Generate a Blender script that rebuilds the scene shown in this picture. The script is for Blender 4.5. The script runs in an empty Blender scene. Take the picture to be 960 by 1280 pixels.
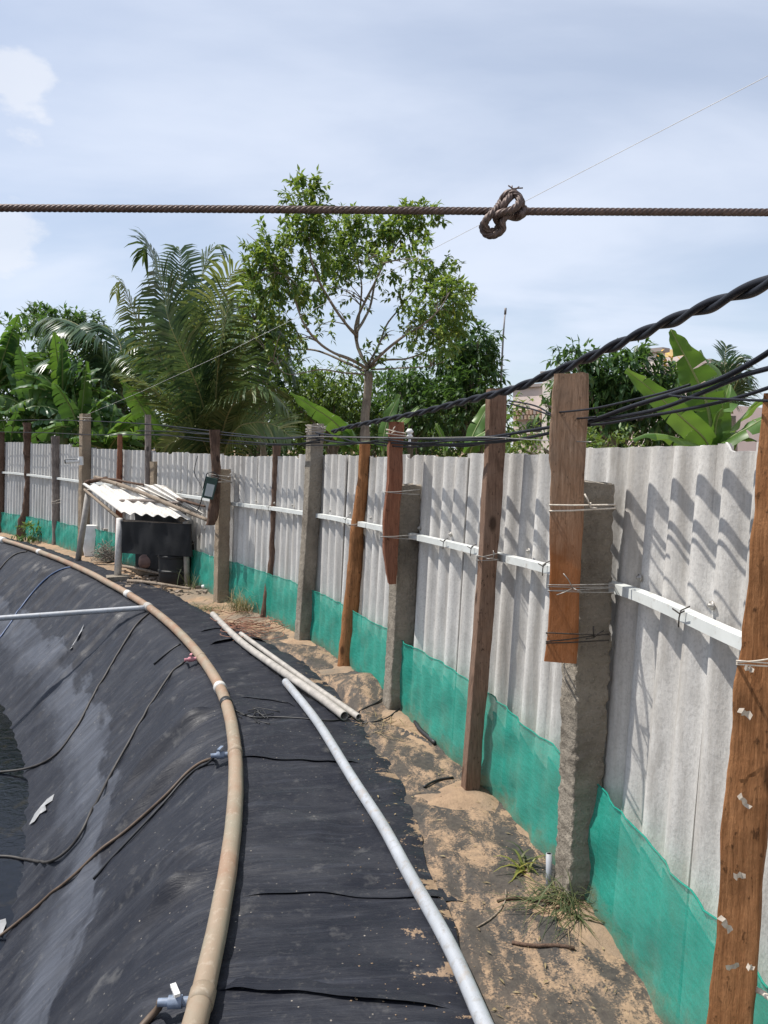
import bpy, math, random
from mathutils import Vector, Matrix, noise
from mathutils.bvhtree import BVHTree

random.seed(7)
scene = bpy.context.scene
COL = scene.collection

# ------------------------------------------------------------------ camera
F, H = 962.0, 1.65
PITCH = math.atan(80 / 962)
cam_data = bpy.data.cameras.new('camera')
cam = bpy.data.objects.new('camera', cam_data)
COL.objects.link(cam)
cam.location = (0, 0, H)
cam.rotation_euler = (math.pi / 2 - PITCH, 0, 0)
cam_data.sensor_fit = 'VERTICAL'
cam_data.sensor_height = 24.0
cam_data.lens = 24.0 * F / 1280.0
cam_data.clip_start = 0.02
cam_data.clip_end = 3000
scene.camera = cam

# ------------------------------------------------------------------ sun, sky, exposure
SUN_EL = math.radians(62)
SUN_AZ = Vector((-1.0, 0.20, 0)).normalized()
sun_dir = Vector((SUN_AZ.x * math.cos(SUN_EL), SUN_AZ.y * math.cos(SUN_EL), math.sin(SUN_EL)))
sd = bpy.data.lights.new('sun', 'SUN')
sd.energy = 4.6
sd.angle = math.radians(0.5)
sd.color = (1.0, 0.955, 0.89)
so = bpy.data.objects.new('sun', sd)
so.rotation_euler = sun_dir.to_track_quat('Z', 'Y').to_euler()
so.location = sun_dir * 30
COL.objects.link(so)

world = bpy.data.worlds.new('World')
scene.world = world
world.use_nodes = True
wt = world.node_tree
wt.nodes.clear()
def wn(t, **k):
    n = wt.nodes.new(t)
    for a, b in k.items():
        setattr(n, a, b)
    return n
wout = wn('ShaderNodeOutputWorld')
wbg = wn('ShaderNodeBackground')
sky = wn('ShaderNodeTexSky')
sky.sky_type = 'NISHITA'
sky.sun_disc = False
sky.sun_elevation = SUN_EL
sky.sun_rotation = math.atan2(SUN_AZ.x, SUN_AZ.y)
sky.air_density = 1.0
sky.dust_density = 0.5
sky.ozone_density = 2.0
wgeo = wn('ShaderNodeTexCoord')
wsep = wn('ShaderNodeSeparateXYZ')
wt.links.new(wgeo.outputs['Generated'], wsep.inputs[0])
def wmath(op, a, b=None, c=None):
    n = wn('ShaderNodeMath', operation=op)
    for i, v in enumerate((a, b, c)):
        if v is None:
            continue
        if isinstance(v, (int, float)):
            n.inputs[i].default_value = v
        else:
            wt.links.new(v, n.inputs[i])
    return n.outputs[0]
zc = wmath('ADD', wmath('MAXIMUM', wsep.outputs[2], 0.0), 0.16)
cx_ = wmath('DIVIDE', wsep.outputs[0], zc)
cy_ = wmath('DIVIDE', wsep.outputs[1], zc)
wcomb = wn('ShaderNodeCombineXYZ')
wt.links.new(cx_, wcomb.inputs[0]); wt.links.new(cy_, wcomb.inputs[1])
def wnoise(scale, detail, rough, loc, scl, rotz=0.0, dist=0.0):
    mp = wn('ShaderNodeMapping')
    mp.inputs['Location'].default_value = loc
    mp.inputs['Scale'].default_value = scl
    mp.inputs['Rotation'].default_value = (0, 0, rotz)
    wt.links.new(wcomb.outputs[0], mp.inputs[0])
    nz = wn('ShaderNodeTexNoise')
    nz.inputs['Scale'].default_value = scale
    nz.inputs['Detail'].default_value = detail
    nz.inputs['Roughness'].default_value = rough
    nz.inputs['Distortion'].default_value = dist
    wt.links.new(mp.outputs[0], nz.inputs['Vector'])
    return nz.outputs[0]
def wmap(v, a, b, c, d):
    n = wn('ShaderNodeMapRange')
    n.interpolation_type = 'SMOOTHSTEP'
    wt.links.new(v, n.inputs[0])
    for i, q in enumerate((a, b, c, d)):
        n.inputs[i + 1].default_value = q
    return n.outputs[0]
veil = wmap(wnoise(0.75, 7, 0.5, (3.4, 0.9, 0), (1.0, 1.5, 1), 0.5, 0.4), 0.36, 0.70, 0.46, 0.86)
def cloud_at(px, py, size, scale, seed, gain):
    # one small cumulus standing in a given direction of the sky
    x, u = (px - 480) / F, (640 - py) / F
    d = Vector((x, math.cos(PITCH) + u * math.sin(PITCH), -math.sin(PITCH) + u * math.cos(PITCH))).normalized()
    vs = wn('ShaderNodeVectorMath', operation='DISTANCE')
    wt.links.new(wgeo.outputs['Generated'], vs.inputs[0])
    vs.inputs[1].default_value = d
    n3 = wn('ShaderNodeTexNoise')
    n3.inputs['Scale'].default_value = scale
    n3.inputs['Detail'].default_value = 7
    n3.inputs['Roughness'].default_value = 0.55
    mp = wn('ShaderNodeMapping'); mp.inputs['Location'].default_value = (seed, seed * 0.7, 0)
    mp.inputs['Scale'].default_value = (0.7, 0.7, 1.3)
    wt.links.new(wgeo.outputs['Generated'], mp.inputs[0]); wt.links.new(mp.outputs[0], n3.inputs['Vector'])
    e = wmath('ADD', wmath('DIVIDE', vs.outputs['Value'], size), wmath('MULTIPLY', wmath('SUBTRACT', n3.outputs[0], 0.5), 2.6))
    return wmap(e, 0.95, 0.55, 0.0, gain)
puff = wmath('MAXIMUM', cloud_at(30, 108, 0.05, 18, 2.0, 0.55), cloud_at(-12, 285, 0.05, 18, 5.0, 0.5))
hz = wmap(wsep.outputs[2], 0.0, 0.42, 0.32, 0.0)
cl = wmath('MINIMUM', wmath('MAXIMUM', veil, hz), 1.0)
wmix = wn('ShaderNodeMix', data_type='RGBA')
wt.links.new(cl, wmix.inputs[0])
wt.links.new(sky.outputs[0], wmix.inputs[6])
wmix.inputs[7].default_value = (6.6, 7.15, 8.3, 1)
wmix2 = wn('ShaderNodeMix', data_type='RGBA')
wt.links.new(puff, wmix2.inputs[0])
wt.links.new(wmix.outputs[2], wmix2.inputs[6])
wmix2.inputs[7].default_value = (7.2, 7.4, 7.9, 1)
wt.links.new(wmix2.outputs[2], wbg.inputs[0])
wbg.inputs[1].default_value = 0.10
wt.links.new(wbg.outputs[0], wout.inputs[0])

scene.view_settings.view_transform = 'Standard'
scene.view_settings.look = 'None'
scene.view_settings.exposure = 0.36
scene.view_settings.gamma = 1.0
scene.view_settings.use_curve_mapping = False
scene.render.engine = 'CYCLES'
scene.cycles.use_denoising = True
scene.cycles.max_bounces = 8
scene.cycles.transparent_max_bounces = 24

# ------------------------------------------------------------------ projection helpers (a pixel gives a direction)
CP, SP = math.cos(PITCH), math.sin(PITCH)
def ray(px, py):
    x = (px - 480) / F
    u = (640 - py) / F
    return Vector((x, CP + u * SP, -SP + u * CP))
def ground(px, py, z=0.0):
    d = ray(px, py)
    t = (z - H) / d.z
    return Vector((d.x * t, d.y * t, z))
def at_y(px, py, Y):
    d = ray(px, py)
    t = Y / d.y
    return Vector((d.x * t, Y, H + d.z * t))
def to_px(p):
    x, y, z = p[0], p[1], p[2] - H
    fw = y * CP - z * SP
    up = y * SP + z * CP
    return 480 + F * x / fw, 640 - F * up / fw
def lerp(a, b, t):
    return a + (b - a) * t
def interp(x, tab):
    if x <= tab[0][0]:
        return tab[0][1]
    for (x0, y0), (x1, y1) in zip(tab, tab[1:]):
        if x <= x1:
            return y0 + (y1 - y0) * (x - x0) / (x1 - x0)
    return tab[-1][1]
def sstep(a, b, x):
    t = min(1, max(0, (x - a) / (b - a)))
    return t * t * (3 - 2 * t)
def nz(x, y, z=0.0):
    return noise.noise((x, y, z))
def catmull(pts, per, closed=False):
    n = len(pts)
    out = []
    rng = n if closed else n - 1
    for i in range(rng):
        if closed:
            p0, p1, p2, p3 = pts[(i - 1) % n], pts[i], pts[(i + 1) % n], pts[(i + 2) % n]
        else:
            p0, p1, p2, p3 = pts[max(i - 1, 0)], pts[i], pts[i + 1], pts[min(i + 2, n - 1)]
        k = per if isinstance(per, int) else max(2, int((p2 - p1).length / per))
        for j in range(k):
            t = j / k
            a = 2 * p1
            b = (p2 - p0) * t
            c = (2 * p0 - 5 * p1 + 4 * p2 - p3) * (t * t)
            d = (3 * p1 - p0 - 3 * p2 + p3) * (t ** 3)
            out.append((a + b + c + d) * 0.5)
    if not closed:
        out.append(pts[-1].copy())
    return out
def resample(pts, step):
    out = [pts[0].copy()]
    acc = 0.0
    for a, b in zip(pts, pts[1:]):
        L = (b - a).length
        if L < 1e-9:
            continue
        d = step - acc
        while d <= L:
            out.append(a.lerp(b, d / L))
            d += step
        acc = (acc + L) % step
    return out
def smooth(pts, n=3):
    for _ in range(n):
        pts = [pts[0]] + [(pts[i - 1] + pts[i] * 2 + pts[i + 1]) * 0.25 for i in range(1, len(pts) - 1)] + [pts[-1]]
    return pts

# ------------------------------------------------------------------ mesh builder
class MB:
    def __init__(self):
        self.v, self.f, self.uv = [], [], None
    def face(self, *idx):
        self.f.append(idx)
    def add(self, vs, fs):
        o = len(self.v)
        self.v += [tuple(p) for p in vs]
        self.f += [tuple(i + o for i in f) for f in fs]
    def box(self, c, s, rot=None):
        c = Vector(c)
        hx, hy, hz_ = s[0] / 2, s[1] / 2, s[2] / 2
        vs = [Vector((x, y, z)) for x in (-hx, hx) for y in (-hy, hy) for z in (-hz_, hz_)]
        if rot is not None:
            vs = [rot @ p for p in vs]
        self.add([c + p for p in vs], [(0, 1, 3, 2), (4, 6, 7, 5), (0, 4, 5, 1), (2, 3, 7, 6), (0, 2, 6, 4), (1, 5, 7, 3)])
    def tube(self, pts, r, sides=8, caps=True, lobes=0, lobe_amp=0.0, twist=0.0, jitter=0.0):
        n = len(pts)
        o = len(self.v)
        t0 = (pts[1] - pts[0]).normalized()
        up = Vector((0, 0, 1)) if abs(t0.z) < 0.9 else Vector((1, 0, 0))
        u = t0.cross(up).normalized()
        s = 0.0
        for i, p in enumerate(pts):
            if i == 0:
                t = t0
            elif i == n - 1:
                t = (pts[i] - pts[i - 1]).normalized()
            else:
                t = (pts[i + 1] - pts[i - 1]).normalized()
            if i:
                s += (pts[i] - pts[i - 1]).length
            u = u - t * u.dot(t)
            u = u.normalized() if u.length > 1e-6 else t.orthogonal().normalized()
            w = t.cross(u)
            rr = r(i / (n - 1)) if callable(r) else (r[i] if isinstance(r, (list, tuple)) else r)
            for k in range(sides):
                a = 2 * math.pi * k / sides
                q = rr
                if lobes:
                    q = rr * (1 + lobe_amp * abs(math.cos(lobes * 0.5 * (a + twist * s))) - lobe_amp * 0.6)
                if jitter:
                    q *= 1 + jitter * nz(p.x * 9 + k * 1.7, p.y * 9 + i * 0.31, p.z * 6)
                self.v.append(tuple(p + u * (math.cos(a) * q) + w * (math.sin(a) * q)))
        for i in range(n - 1):
            for k in range(sides):
                a, b = o + i * sides + k, o + i * sides + (k + 1) % sides
                self.f.append((a, b, b + sides, a + sides))
        if caps:
            self.f.append(tuple(o + k for k in reversed(range(sides))))
            self.f.append(tuple(o + (n - 1) * sides + k for k in range(sides)))
    def pipe(self, pts, r, wall, sides=14):
        """open-ended hollow pipe"""
        o = len(self.v)
        self.tube(pts, r, sides, caps=False)
        n1 = len(self.v) - o
        self.tube(pts, r - wall, sides, caps=False)
        last = (len(pts) - 1) * sides
        for k in range(sides):
            k2 = (k + 1) % sides
            self.f.append((o + k2, o + k, o + n1 + k, o + n1 + k2))
            self.f.append((o + last + k, o + last + k2, o + n1 + last + k2, o + n1 + last + k))
    def build(self, name, mat=None, parent=None, smooth_=True, sharp=None):
        me = bpy.data.meshes.new(name)
        me.from_pydata(self.v, [], self.f)
        if smooth_:
            me.polygons.foreach_set('use_smooth', [True] * len(me.polygons))
        if self.uv:
            lay = me.uv_layers.new(name='UVMap')
            data = []
            for p in me.polygons:
                for vi in p.vertices:
                    data += self.uv[vi]
            lay.data.foreach_set('uv', data)
        if smooth_ and sharp:
            me.set_sharp_from_angle(angle=math.radians(sharp))
        me.update()
        ob = bpy.data.objects.new(name, me)
        COL.objects.link(ob)
        if mat:
            me.materials.append(mat)
        if parent:
            ob.parent = parent
        return ob
def tag(o, label=None, cat=None, group=None, kind=None):
    if label: o['label'] = label
    if cat: o['category'] = cat
    if group: o['group'] = group
    if kind: o['kind'] = kind
    return o
def empty(name, loc, label=None, cat=None, group=None):
    o = bpy.data.objects.new(name, None)
    o.empty_display_size = 0.1
    COL.objects.link(o)
    o.location = loc
    tag(o, label, cat, group)
    return o
def part(mb, name, mat, parent, **k):
    """mesh given in world coordinates, parented to a thing's Empty"""
    ob = mb.build(name, mat, None, **k)
    ob.parent = parent
    base = Vector((0, 0, 0))
    p = parent
    while p is not None:
        base += p.location
        p = p.parent
    ob.matrix_parent_inverse = Matrix.Translation(-base)
    return ob

# ------------------------------------------------------------------ materials
class NT:
    def __init__(self, name):
        self.m = bpy.data.materials.new(name)
        self.m.use_nodes = True
        self.t = self.m.node_tree
        self.t.nodes.clear()
        self.out = self.t.nodes.new('ShaderNodeOutputMaterial')
        self.b = self.t.nodes.new('ShaderNodeBsdfPrincipled')
        self.t.links.new(self.b.outputs[0], self.out.inputs[0])
        self.tc = self.t.nodes.new('ShaderNodeTexCoord')
    def set(self, **k):
        names = {'rough': 'Roughness', 'metal': 'Metallic', 'spec': 'Specular IOR Level', 'ior': 'IOR', 'alpha': 'Alpha', 'color': 'Base Color', 'coat': 'Coat Weight', 'trans': 'Transmission Weight'}
        for a, v in k.items():
            s = self.b.inputs[names[a]]
            if hasattr(v, 'is_linked'):
                self.t.links.new(v, s)
            else:
                s.default_value = (*v, 1) if isinstance(v, tuple) and len(v) == 3 else v
        return self
    def node(self, t, **k):
        n = self.t.nodes.new(t)
        for a, b in k.items():
            setattr(n, a, b)
        return n
    def link(self, a, b):
        self.t.links.new(a, b)
    def coord(self, kind='Object', scale=(1, 1, 1), rot=(0, 0, 0), loc=(0, 0, 0)):
        mp = self.node('ShaderNodeMapping')
        mp.inputs['Scale'].default_value = scale
        mp.inputs['Rotation'].default_value = rot
        mp.inputs['Location'].default_value = loc
        if kind == 'World':
            g = self.node('ShaderNodeNewGeometry')
            self.link(g.outputs['Position'], mp.inputs[0])
        else:
            self.link(self.tc.outputs[kind], mp.inputs[0])
        return mp.outputs[0]
    def noise(self, vec, scale, detail=5, rough=0.55, dist=0.0):
        n = self.node('ShaderNodeTexNoise')
        n.inputs['Scale'].default_value = scale
        n.inputs['Detail'].default_value = detail
        n.inputs['Roughness'].default_value = rough
        n.inputs['Distortion'].default_value = dist
        self.link(vec, n.inputs['Vector'])
        return n.outputs[0]
    def voronoi(self, vec, scale, feature='F1'):
        n = self.node('ShaderNodeTexVoronoi', feature=feature)
        n.inputs['Scale'].default_value = scale
        self.link(vec, n.inputs['Vector'])
        return n.outputs['Distance']
    def wave(self, vec, scale, dist, detail=3):
        n = self.node('ShaderNodeTexWave')
        n.inputs['Scale'].default_value = scale
        n.inputs['Distortion'].default_value = dist
        n.inputs['Detail'].default_value = detail
        self.link(vec, n.inputs['Vector'])
        return n.outputs['Fac']
    def rng(self, v, a, b, c=0.0, d=1.0):
        n = self.node('ShaderNodeMapRange')
        self.link(v, n.inputs[0])
        for i, q in enumerate((a, b, c, d)):
            n.inputs[i + 1].default_value = q
        return n.outputs[0]
    def math(self, op, a, b):
        n = self.node('ShaderNodeMath', operation=op)
        for i, v in enumerate((a, b)):
            if isinstance(v, (int, float)):
                n.inputs[i].default_value = v
            else:
                self.link(v, n.inputs[i])
        return n.outputs[0]
    def mix(self, f, a, b, blend='MIX'):
        n = self.node('ShaderNodeMix', data_type='RGBA', blend_type=blend)
        if isinstance(f, (int, float)):
            n.inputs[0].default_value = f
        else:
            self.link(f, n.inputs[0])
        for i, c in ((6, a), (7, b)):
            if isinstance(c, tuple):
                n.inputs[i].default_value = (*c, 1)
            else:
                self.link(c, n.inputs[i])
        return n.outputs[2]
    def bump(self, h, strength=0.3, dist=0.01, prev=None):
        n = self.node('ShaderNodeBump')
        n.inputs['Strength'].default_value = strength
        n.inputs['Distance'].default_value = dist
        self.link(h, n.inputs['Height'])
        if prev is not None:
            self.link(prev, n.inputs['Normal'])
        self.link(n.outputs[0], self.b.inputs['Normal'])
        return n.outputs[0]

M = {}
def simple(name, color, rough=0.6, metal=0.0, var=0.25, nscale=14, bump=0.15, bdist=0.004, spec=0.5, kind='World'):
    n = NT(name)
    v = n.coord(kind)
    a = n.noise(v, nscale, 6, 0.6)
    dark = tuple(c * (1 - var) for c in color)
    lite = tuple(min(1, c * (1 + var)) for c in color)
    n.set(color=n.mix(n.rng(a, 0.3, 0.7), dark, lite), rough=rough, metal=metal, spec=spec)
    if bump:
        n.bump(n.noise(v, nscale * 6, 4, 0.6), bump, bdist)
    M[name] = n.m
    return n
# fibre cement
def cement(name, base, dirt):
    n = NT(name)
    v = n.coord('World')
    oi = n.node('ShaderNodeObjectInfo')
    big = n.noise(v, 1.6, 5, 0.6)
    mid = n.noise(v, 9, 6, 0.62)
    spk = n.noise(v, 85, 4, 0.75)
    grn = n.noise(n.coord('World', (1, 1, 0.35)), 190, 3, 0.7)
    streak = n.noise(n.coord('World', (11, 11, 0.7)), 1.5, 6, 0.65)
    c = n.mix(n.rng(big, 0.35, 0.7), base, tuple(x * 0.84 for x in base))
    c = n.mix(n.rng(oi.outputs['Random'], 0.0, 1.0, 0.0, 0.28), c, tuple(x * 0.62 for x in base))
    c = n.mix(n.math('MULTIPLY', n.rng(streak, 0.48, 0.66), 0.75), c, dirt)
    c = n.mix(n.math('MULTIPLY', n.rng(streak, 0.46, 0.34), 0.45), c, (0.74, 0.73, 0.70))
    c = n.mix(n.math('MULTIPLY', n.rng(mid, 0.5, 0.70), 0.5), c, tuple(x * 0.66 for x in base))
    c = n.mix(n.math('MULTIPLY', n.rng(spk, 0.50, 0.64), 0.34), c, tuple(x * 0.45 for x in base))
    c = n.mix(n.math('MULTIPLY', n.rng(grn, 0.52, 0.66), 0.34), c, tuple(x * 0.5 for x in base))
    mould = n.noise(n.coord('World', (5, 5, 1.1)), 1.3, 7, 0.7)
    c = n.mix(n.math('MULTIPLY', n.rng(mould, 0.58, 0.70), 0.4), c, (0.17, 0.155, 0.135))
    n.set(color=c, rough=0.88, spec=0.25)
    b = n.bump(grn, 0.45, 0.003)
    n.bump(mid, 0.25, 0.006, b)
    M[name] = n.m
cement('cement_sheet', (0.66, 0.64, 0.605), (0.36, 0.335, 0.30))
cement('roof_sheet', (0.72, 0.69, 0.64), (0.50, 0.46, 0.40))
# green net
n = NT('green_net')
v = n.coord('World')
wv = n.noise(n.coord('World', (3, 3, 14)), 6, 4, 0.6)
c = n.mix(n.rng(wv, 0.35, 0.7), (0.012, 0.33, 0.245), (0.035, 0.44, 0.34))
mud = n.noise(v, 5, 5, 0.6)
c = n.mix(n.math('MULTIPLY', n.rng(mud, 0.5, 0.75), 0.45), c, (0.16, 0.24, 0.17))
gz = n.node('ShaderNodeNewGeometry'); sz = n.node('ShaderNodeSeparateXYZ'); n.link(gz.outputs['Position'], sz.inputs[0])
mh = n.math('ADD', sz.outputs[2], n.rng(n.noise(v, 9, 6, 0.7), 0.25, 0.75, -0.10, 0.10))
c = n.mix(n.rng(mh, 0.10, -0.03, 0.0, 0.75), c, (0.27, 0.20, 0.13))
weave = n.noise(n.coord('World', (1, 1, 6)), 60, 3, 0.6)
c = n.mix(n.rng(weave, 0.4, 0.7, 0.0, 0.30), c, (0.10, 0.46, 0.37))
n.set(color=c, rough=0.7, spec=0.3)
tr = n.node('ShaderNodeBsdfTranslucent')
n.link(c, tr.inputs[0])
tp = n.node('ShaderNodeBsdfTransparent')
m1 = n.node('ShaderNodeMixShader'); m1.inputs[0].default_value = 0.35
n.link(n.b.outputs[0], m1.inputs[1]); n.link(tr.outputs[0], m1.inputs[2])
m2 = n.node('ShaderNodeMixShader')
n.link(n.rng(n.noise(v, 260, 2, 0.5), 0.3, 0.7, 0.10, 0.40), m2.inputs[0])
n.link(m1.outputs[0], m2.inputs[1]); n.link(tp.outputs[0], m2.inputs[2])
n.link(m2.outputs[0], n.out.inputs[0])
M['green_net'] = n.m
# wood
def wood(name, c0, c1, c2, scale=1.0):
    n = NT(name)
    vg = n.coord('World', (30 * scale, 30 * scale, 2.2))
    g = n.noise(vg, 1.0, 9, 0.72, 0.7)
    g2 = n.noise(n.coord('World', (150, 150, 11)), 1.0, 4, 0.7)
    v = n.coord('World')
    big = n.noise(v, 3.5, 5, 0.65)
    pit = n.noise(n.coord('World', (1, 1, 0.5)), 48, 4, 0.7)
    c = n.mix(n.rng(g, 0.36, 0.64), c0, c1)
    c = n.mix(n.math('MULTIPLY', n.rng(big, 0.42, 0.62), 0.8), c, c2)
    c = n.mix(n.math('MULTIPLY', n.rng(big, 0.46, 0.34), 0.55), c, tuple(x * 0.55 for x in c0))
    c = n.mix(n.math('MULTIPLY', n.rng(g2, 0.50, 0.66), 0.5), c, tuple(x * 0.4 for x in c0))
    c = n.mix(n.math('MULTIPLY', n.rng(g2, 0.44, 0.34), 0.35), c, tuple(min(1, x * 1.35) for x in c1))
    c = n.mix(n.math('MULTIPLY', n.rng(pit, 0.60, 0.68), 0.75), c, tuple(x * 0.22 for x in c0))
    kn = n.voronoi(n.coord('World', (7, 7, 3.4)), 1.0)
    c = n.mix(n.math('MULTIPLY', n.rng(kn, 0.16, 0.09), 0.8), c, tuple(x * 0.22 for x in c0))
    n.set(color=c, rough=0.88, spec=0.2)
    b = n.bump(g, 0.7, 0.010)
    b = n.bump(g2, 0.5, 0.004, b)
    n.bump(pit, 0.5, 0.006, b)
    M[name] = n.m
wood('wood_brown', (0.14, 0.082, 0.055), (0.25, 0.155, 0.105), (0.20, 0.135, 0.10))
wood('wood_orange', (0.20, 0.085, 0.032), (0.37, 0.18, 0.08), (0.27, 0.115, 0.045))
wood('wood_rust', (0.17, 0.065, 0.026), (0.33, 0.17, 0.09), (0.30, 0.20, 0.13))
wood('wood_plank', (0.20, 0.125, 0.08), (0.36, 0.25, 0.175), (0.27, 0.155, 0.09))
_t = M['wood_plank'].node_tree
_b = [q for q in _t.nodes if q.type == 'BSDF_PRINCIPLED'][0]
_src = _b.inputs['Base Color'].links[0].from_socket
_g = _t.nodes.new('ShaderNodeNewGeometry'); _s = _t.nodes.new('ShaderNodeSeparateXYZ')
_t.links.new(_g.outputs['Position'], _s.inputs[0])
_nz = _t.nodes.new('ShaderNodeTexNoise'); _nz.inputs['Scale'].default_value = 7; _nz.inputs['Detail'].default_value = 5
_t.links.new(_g.outputs['Position'], _nz.inputs['Vector'])
_ad = _t.nodes.new('ShaderNodeMath'); _ad.operation = 'MULTIPLY_ADD'; _ad.inputs[1].default_value = 0.5
_t.links.new(_nz.outputs[0], _ad.inputs[0]); _t.links.new(_s.outputs[2], _ad.inputs[2])
_mr = _t.nodes.new('ShaderNodeMapRange')
for _i, _v in enumerate((1.50, 1.70, 0.8, 0.0)):
    _mr.inputs[_i + 1].default_value = _v
_t.links.new(_ad.outputs[0], _mr.inputs[0])
_mx = _t.nodes.new('ShaderNodeMix'); _mx.data_type = 'RGBA'; _mx.blend_type = 'MIX'
_mx.inputs[7].default_value = (0.30, 0.105, 0.03, 1)
_t.links.new(_mr.outputs[0], _mx.inputs[0]); _t.links.new(_src, _mx.inputs[6]); _t.links.new(_mx.outputs[2], _b.inputs['Base Color'])
wood('wood_dark', (0.07, 0.042, 0.03), (0.16, 0.10, 0.07), (0.12, 0.08, 0.06))
wood('wood_grey', (0.15, 0.12, 0.105), (0.30, 0.26, 0.23), (0.20, 0.165, 0.145))
wood('wood_red', (0.16, 0.055, 0.03), (0.29, 0.13, 0.075), (0.2, 0.09, 0.055))
wood('trunk_bark', (0.15, 0.125, 0.10), (0.30, 0.265, 0.22), (0.22, 0.19, 0.15), 0.5)
wood('stick', (0.17, 0.13, 0.095), (0.34, 0.28, 0.22), (0.25, 0.20, 0.155))
# concrete
def concrete(name, base, moss):
    n = NT(name)
    v = n.coord('World')
    big = n.noise(v, 4, 5, 0.6)
    ag = n.voronoi(v, 55)
    fine = n.noise(v, 60, 5, 0.7)
    c = n.mix(n.rng(big, 0.35, 0.68), base, tuple(x * 0.72 for x in base))
    c = n.mix(n.math('MULTIPLY', n.rng(fine, 0.5, 0.72), 0.6), c, tuple(x * 0.45 for x in base))
    c = n.mix(n.math('MULTIPLY', n.rng(ag, 0.22, 0.1), 0.3), c, tuple(min(1, x * 1.5) for x in base))
    bl = n.noise(n.coord('World', (2, 2, 1.1)), 2.3, 5, 0.6)
    c = n.mix(n.math('MULTIPLY', n.rng(bl, 0.5, 0.68), 0.65), c, moss)
    n.set(color=c, rough=0.92, spec=0.2)
    b = n.bump(fine, 1.0, 0.009)
    n.bump(n.noise(v, 22, 5, 0.7), 0.8, 0.02, b)
    M[name] = n.m
concrete('concrete', (0.31, 0.272, 0.22), (0.085, 0.07, 0.054))
concrete('concrete_tan', (0.34, 0.27, 0.195), (0.17, 0.12, 0.085))
# liners: UV.x runs along the bank, UV.y across it (0 = edge of bank, negative = down the slope)
n = NT('pond_liner')
uv = n.coord('UV')
sep = n.node('ShaderNodeSeparateXYZ'); n.link(uv, sep.inputs[0])
w = n.coord('World')
fall = n.noise(n.coord('UV', (16, 1.3, 1), (0, 0, 0.25)), 1.6, 6, 0.62, 0.3)
fall2 = n.noise(n.coord('UV', (55, 2.0, 1), (0, 0, 0.2)), 1.5, 4, 0.6)
cross = n.noise(n.coord('UV', (13, 2.0, 1), (0, 0, -0.1)), 1.2, 5, 0.6, 0.5)
dust = n.noise(w, 3.2, 6, 0.62)
fine = n.noise(w, 38, 5, 0.7)
c = n.mix(n.rng(dust, 0.35, 0.72), (0.0092, 0.0106, 0.0168), (0.019, 0.0203, 0.0265))
c = n.mix(n.math('MULTIPLY', n.rng(fall, 0.54, 0.76), 0.38), c, (0.06, 0.066, 0.085))
c = n.mix(n.math('MULTIPLY', n.rng(fall2, 0.60, 0.78), 0.22), c, (0.08, 0.085, 0.10))
c = n.mix(n.math('MULTIPLY', n.rng(fine, 0.58, 0.72), 0.22), c, (0.16, 0.15, 0.135))
# dried scum band above the water line
bn = n.noise(n.coord('UV', (1.4, 5, 1)), 1.0, 5, 0.6)
h = n.math('ADD', sep.outputs[1], n.rng(bn, 0.25, 0.75, -0.13, 0.13))
b1 = n.rng(h, -1.05, -0.86); b2 = n.rng(h, -0.66, -0.70)
band = n.math('MULTIPLY', n.math('MULTIPLY', b1, b2), n.rng(n.noise(uv, 1.1, 4, 0.6), 0.36, 0.52, 0.14, 0.44))
band = n.math('MULTIPLY', band, n.rng(fall, 0.3, 0.65, 0.45, 1.0))
c = n.mix(band, c, (0.15, 0.165, 0.20))
# sand strewn over the outer side and dirt by the shelter
sn = n.noise(n.coord('World', (1, 2.2, 1), (0, 0, 0.5)), 3.2, 6, 0.62, 0.5)
gr_ = n.noise(w, 120, 3, 0.7)
edge = n.math('ADD', sep.outputs[1], n.rng(sn, 0.3, 0.75, -0.46, 0.24))
edge = n.math('ADD', edge, n.rng(gr_, 0.3, 0.7, -0.07, 0.07))
so_ = n.rng(edge, 0.70, 0.745)
c = n.mix(n.math('MULTIPLY', so_, 0.85), c, n.mix(n.rng(fine, 0.35, 0.65), (0.36, 0.245, 0.155), (0.22, 0.155, 0.10)))
pale = n.noise(w, 7.5, 5, 0.65)
c = n.mix(n.math('MULTIPLY', n.rng(pale, 0.60, 0.74), 0.30), c, (0.19, 0.185, 0.175))
film = n.noise(n.coord('UV', (5, 1.6, 1), (0, 0, 0.3)), 1.1, 7, 0.68, 0.6)
c = n.mix(n.math('MULTIPLY', n.rng(film, 0.50, 0.74), 0.22), c, (0.115, 0.118, 0.128))
sp = n.voronoi(w, 26)
c = n.mix(n.math('MULTIPLY', n.rng(sp, 0.10, 0.05), n.rng(dust, 0.45, 0.6)), c, (0.30, 0.27, 0.23))
n.set(color=c, rough=n.rng(fine, 0.3, 0.7, 0.40, 0.62), spec=0.24)
b = n.bump(fall, 0.4, 0.02)
b = n.bump(cross, 0.28, 0.014, b)
n.bump(fine, 0.25, 0.003, b)
M['pond_liner'] = n.m
n = NT('old_liner')
w = n.coord('World')
fine = n.noise(w, 42, 5, 0.7)
st = n.noise(n.coord('World', (2.4, 1, 1), (0, 0, 0.7)), 4.5, 6, 0.65, 0.4)
c = n.mix(n.rng(fine, 0.35, 0.7), (0.028, 0.027, 0.027), (0.075, 0.066, 0.056))
c = n.mix(n.rng(n.noise(w, 2.6, 5, 0.6), 0.4, 0.7, 0.0, 0.28), c, (0.18, 0.13, 0.09))
gr_ = n.noise(w, 130, 3, 0.7)
e_ = n.math('ADD', st, n.rng(gr_, 0.3, 0.7, -0.09, 0.09))
e_ = n.math('ADD', e_, n.rng(n.noise(w, 21, 5, 0.7, 0.8), 0.3, 0.7, -0.07, 0.07))
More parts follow.
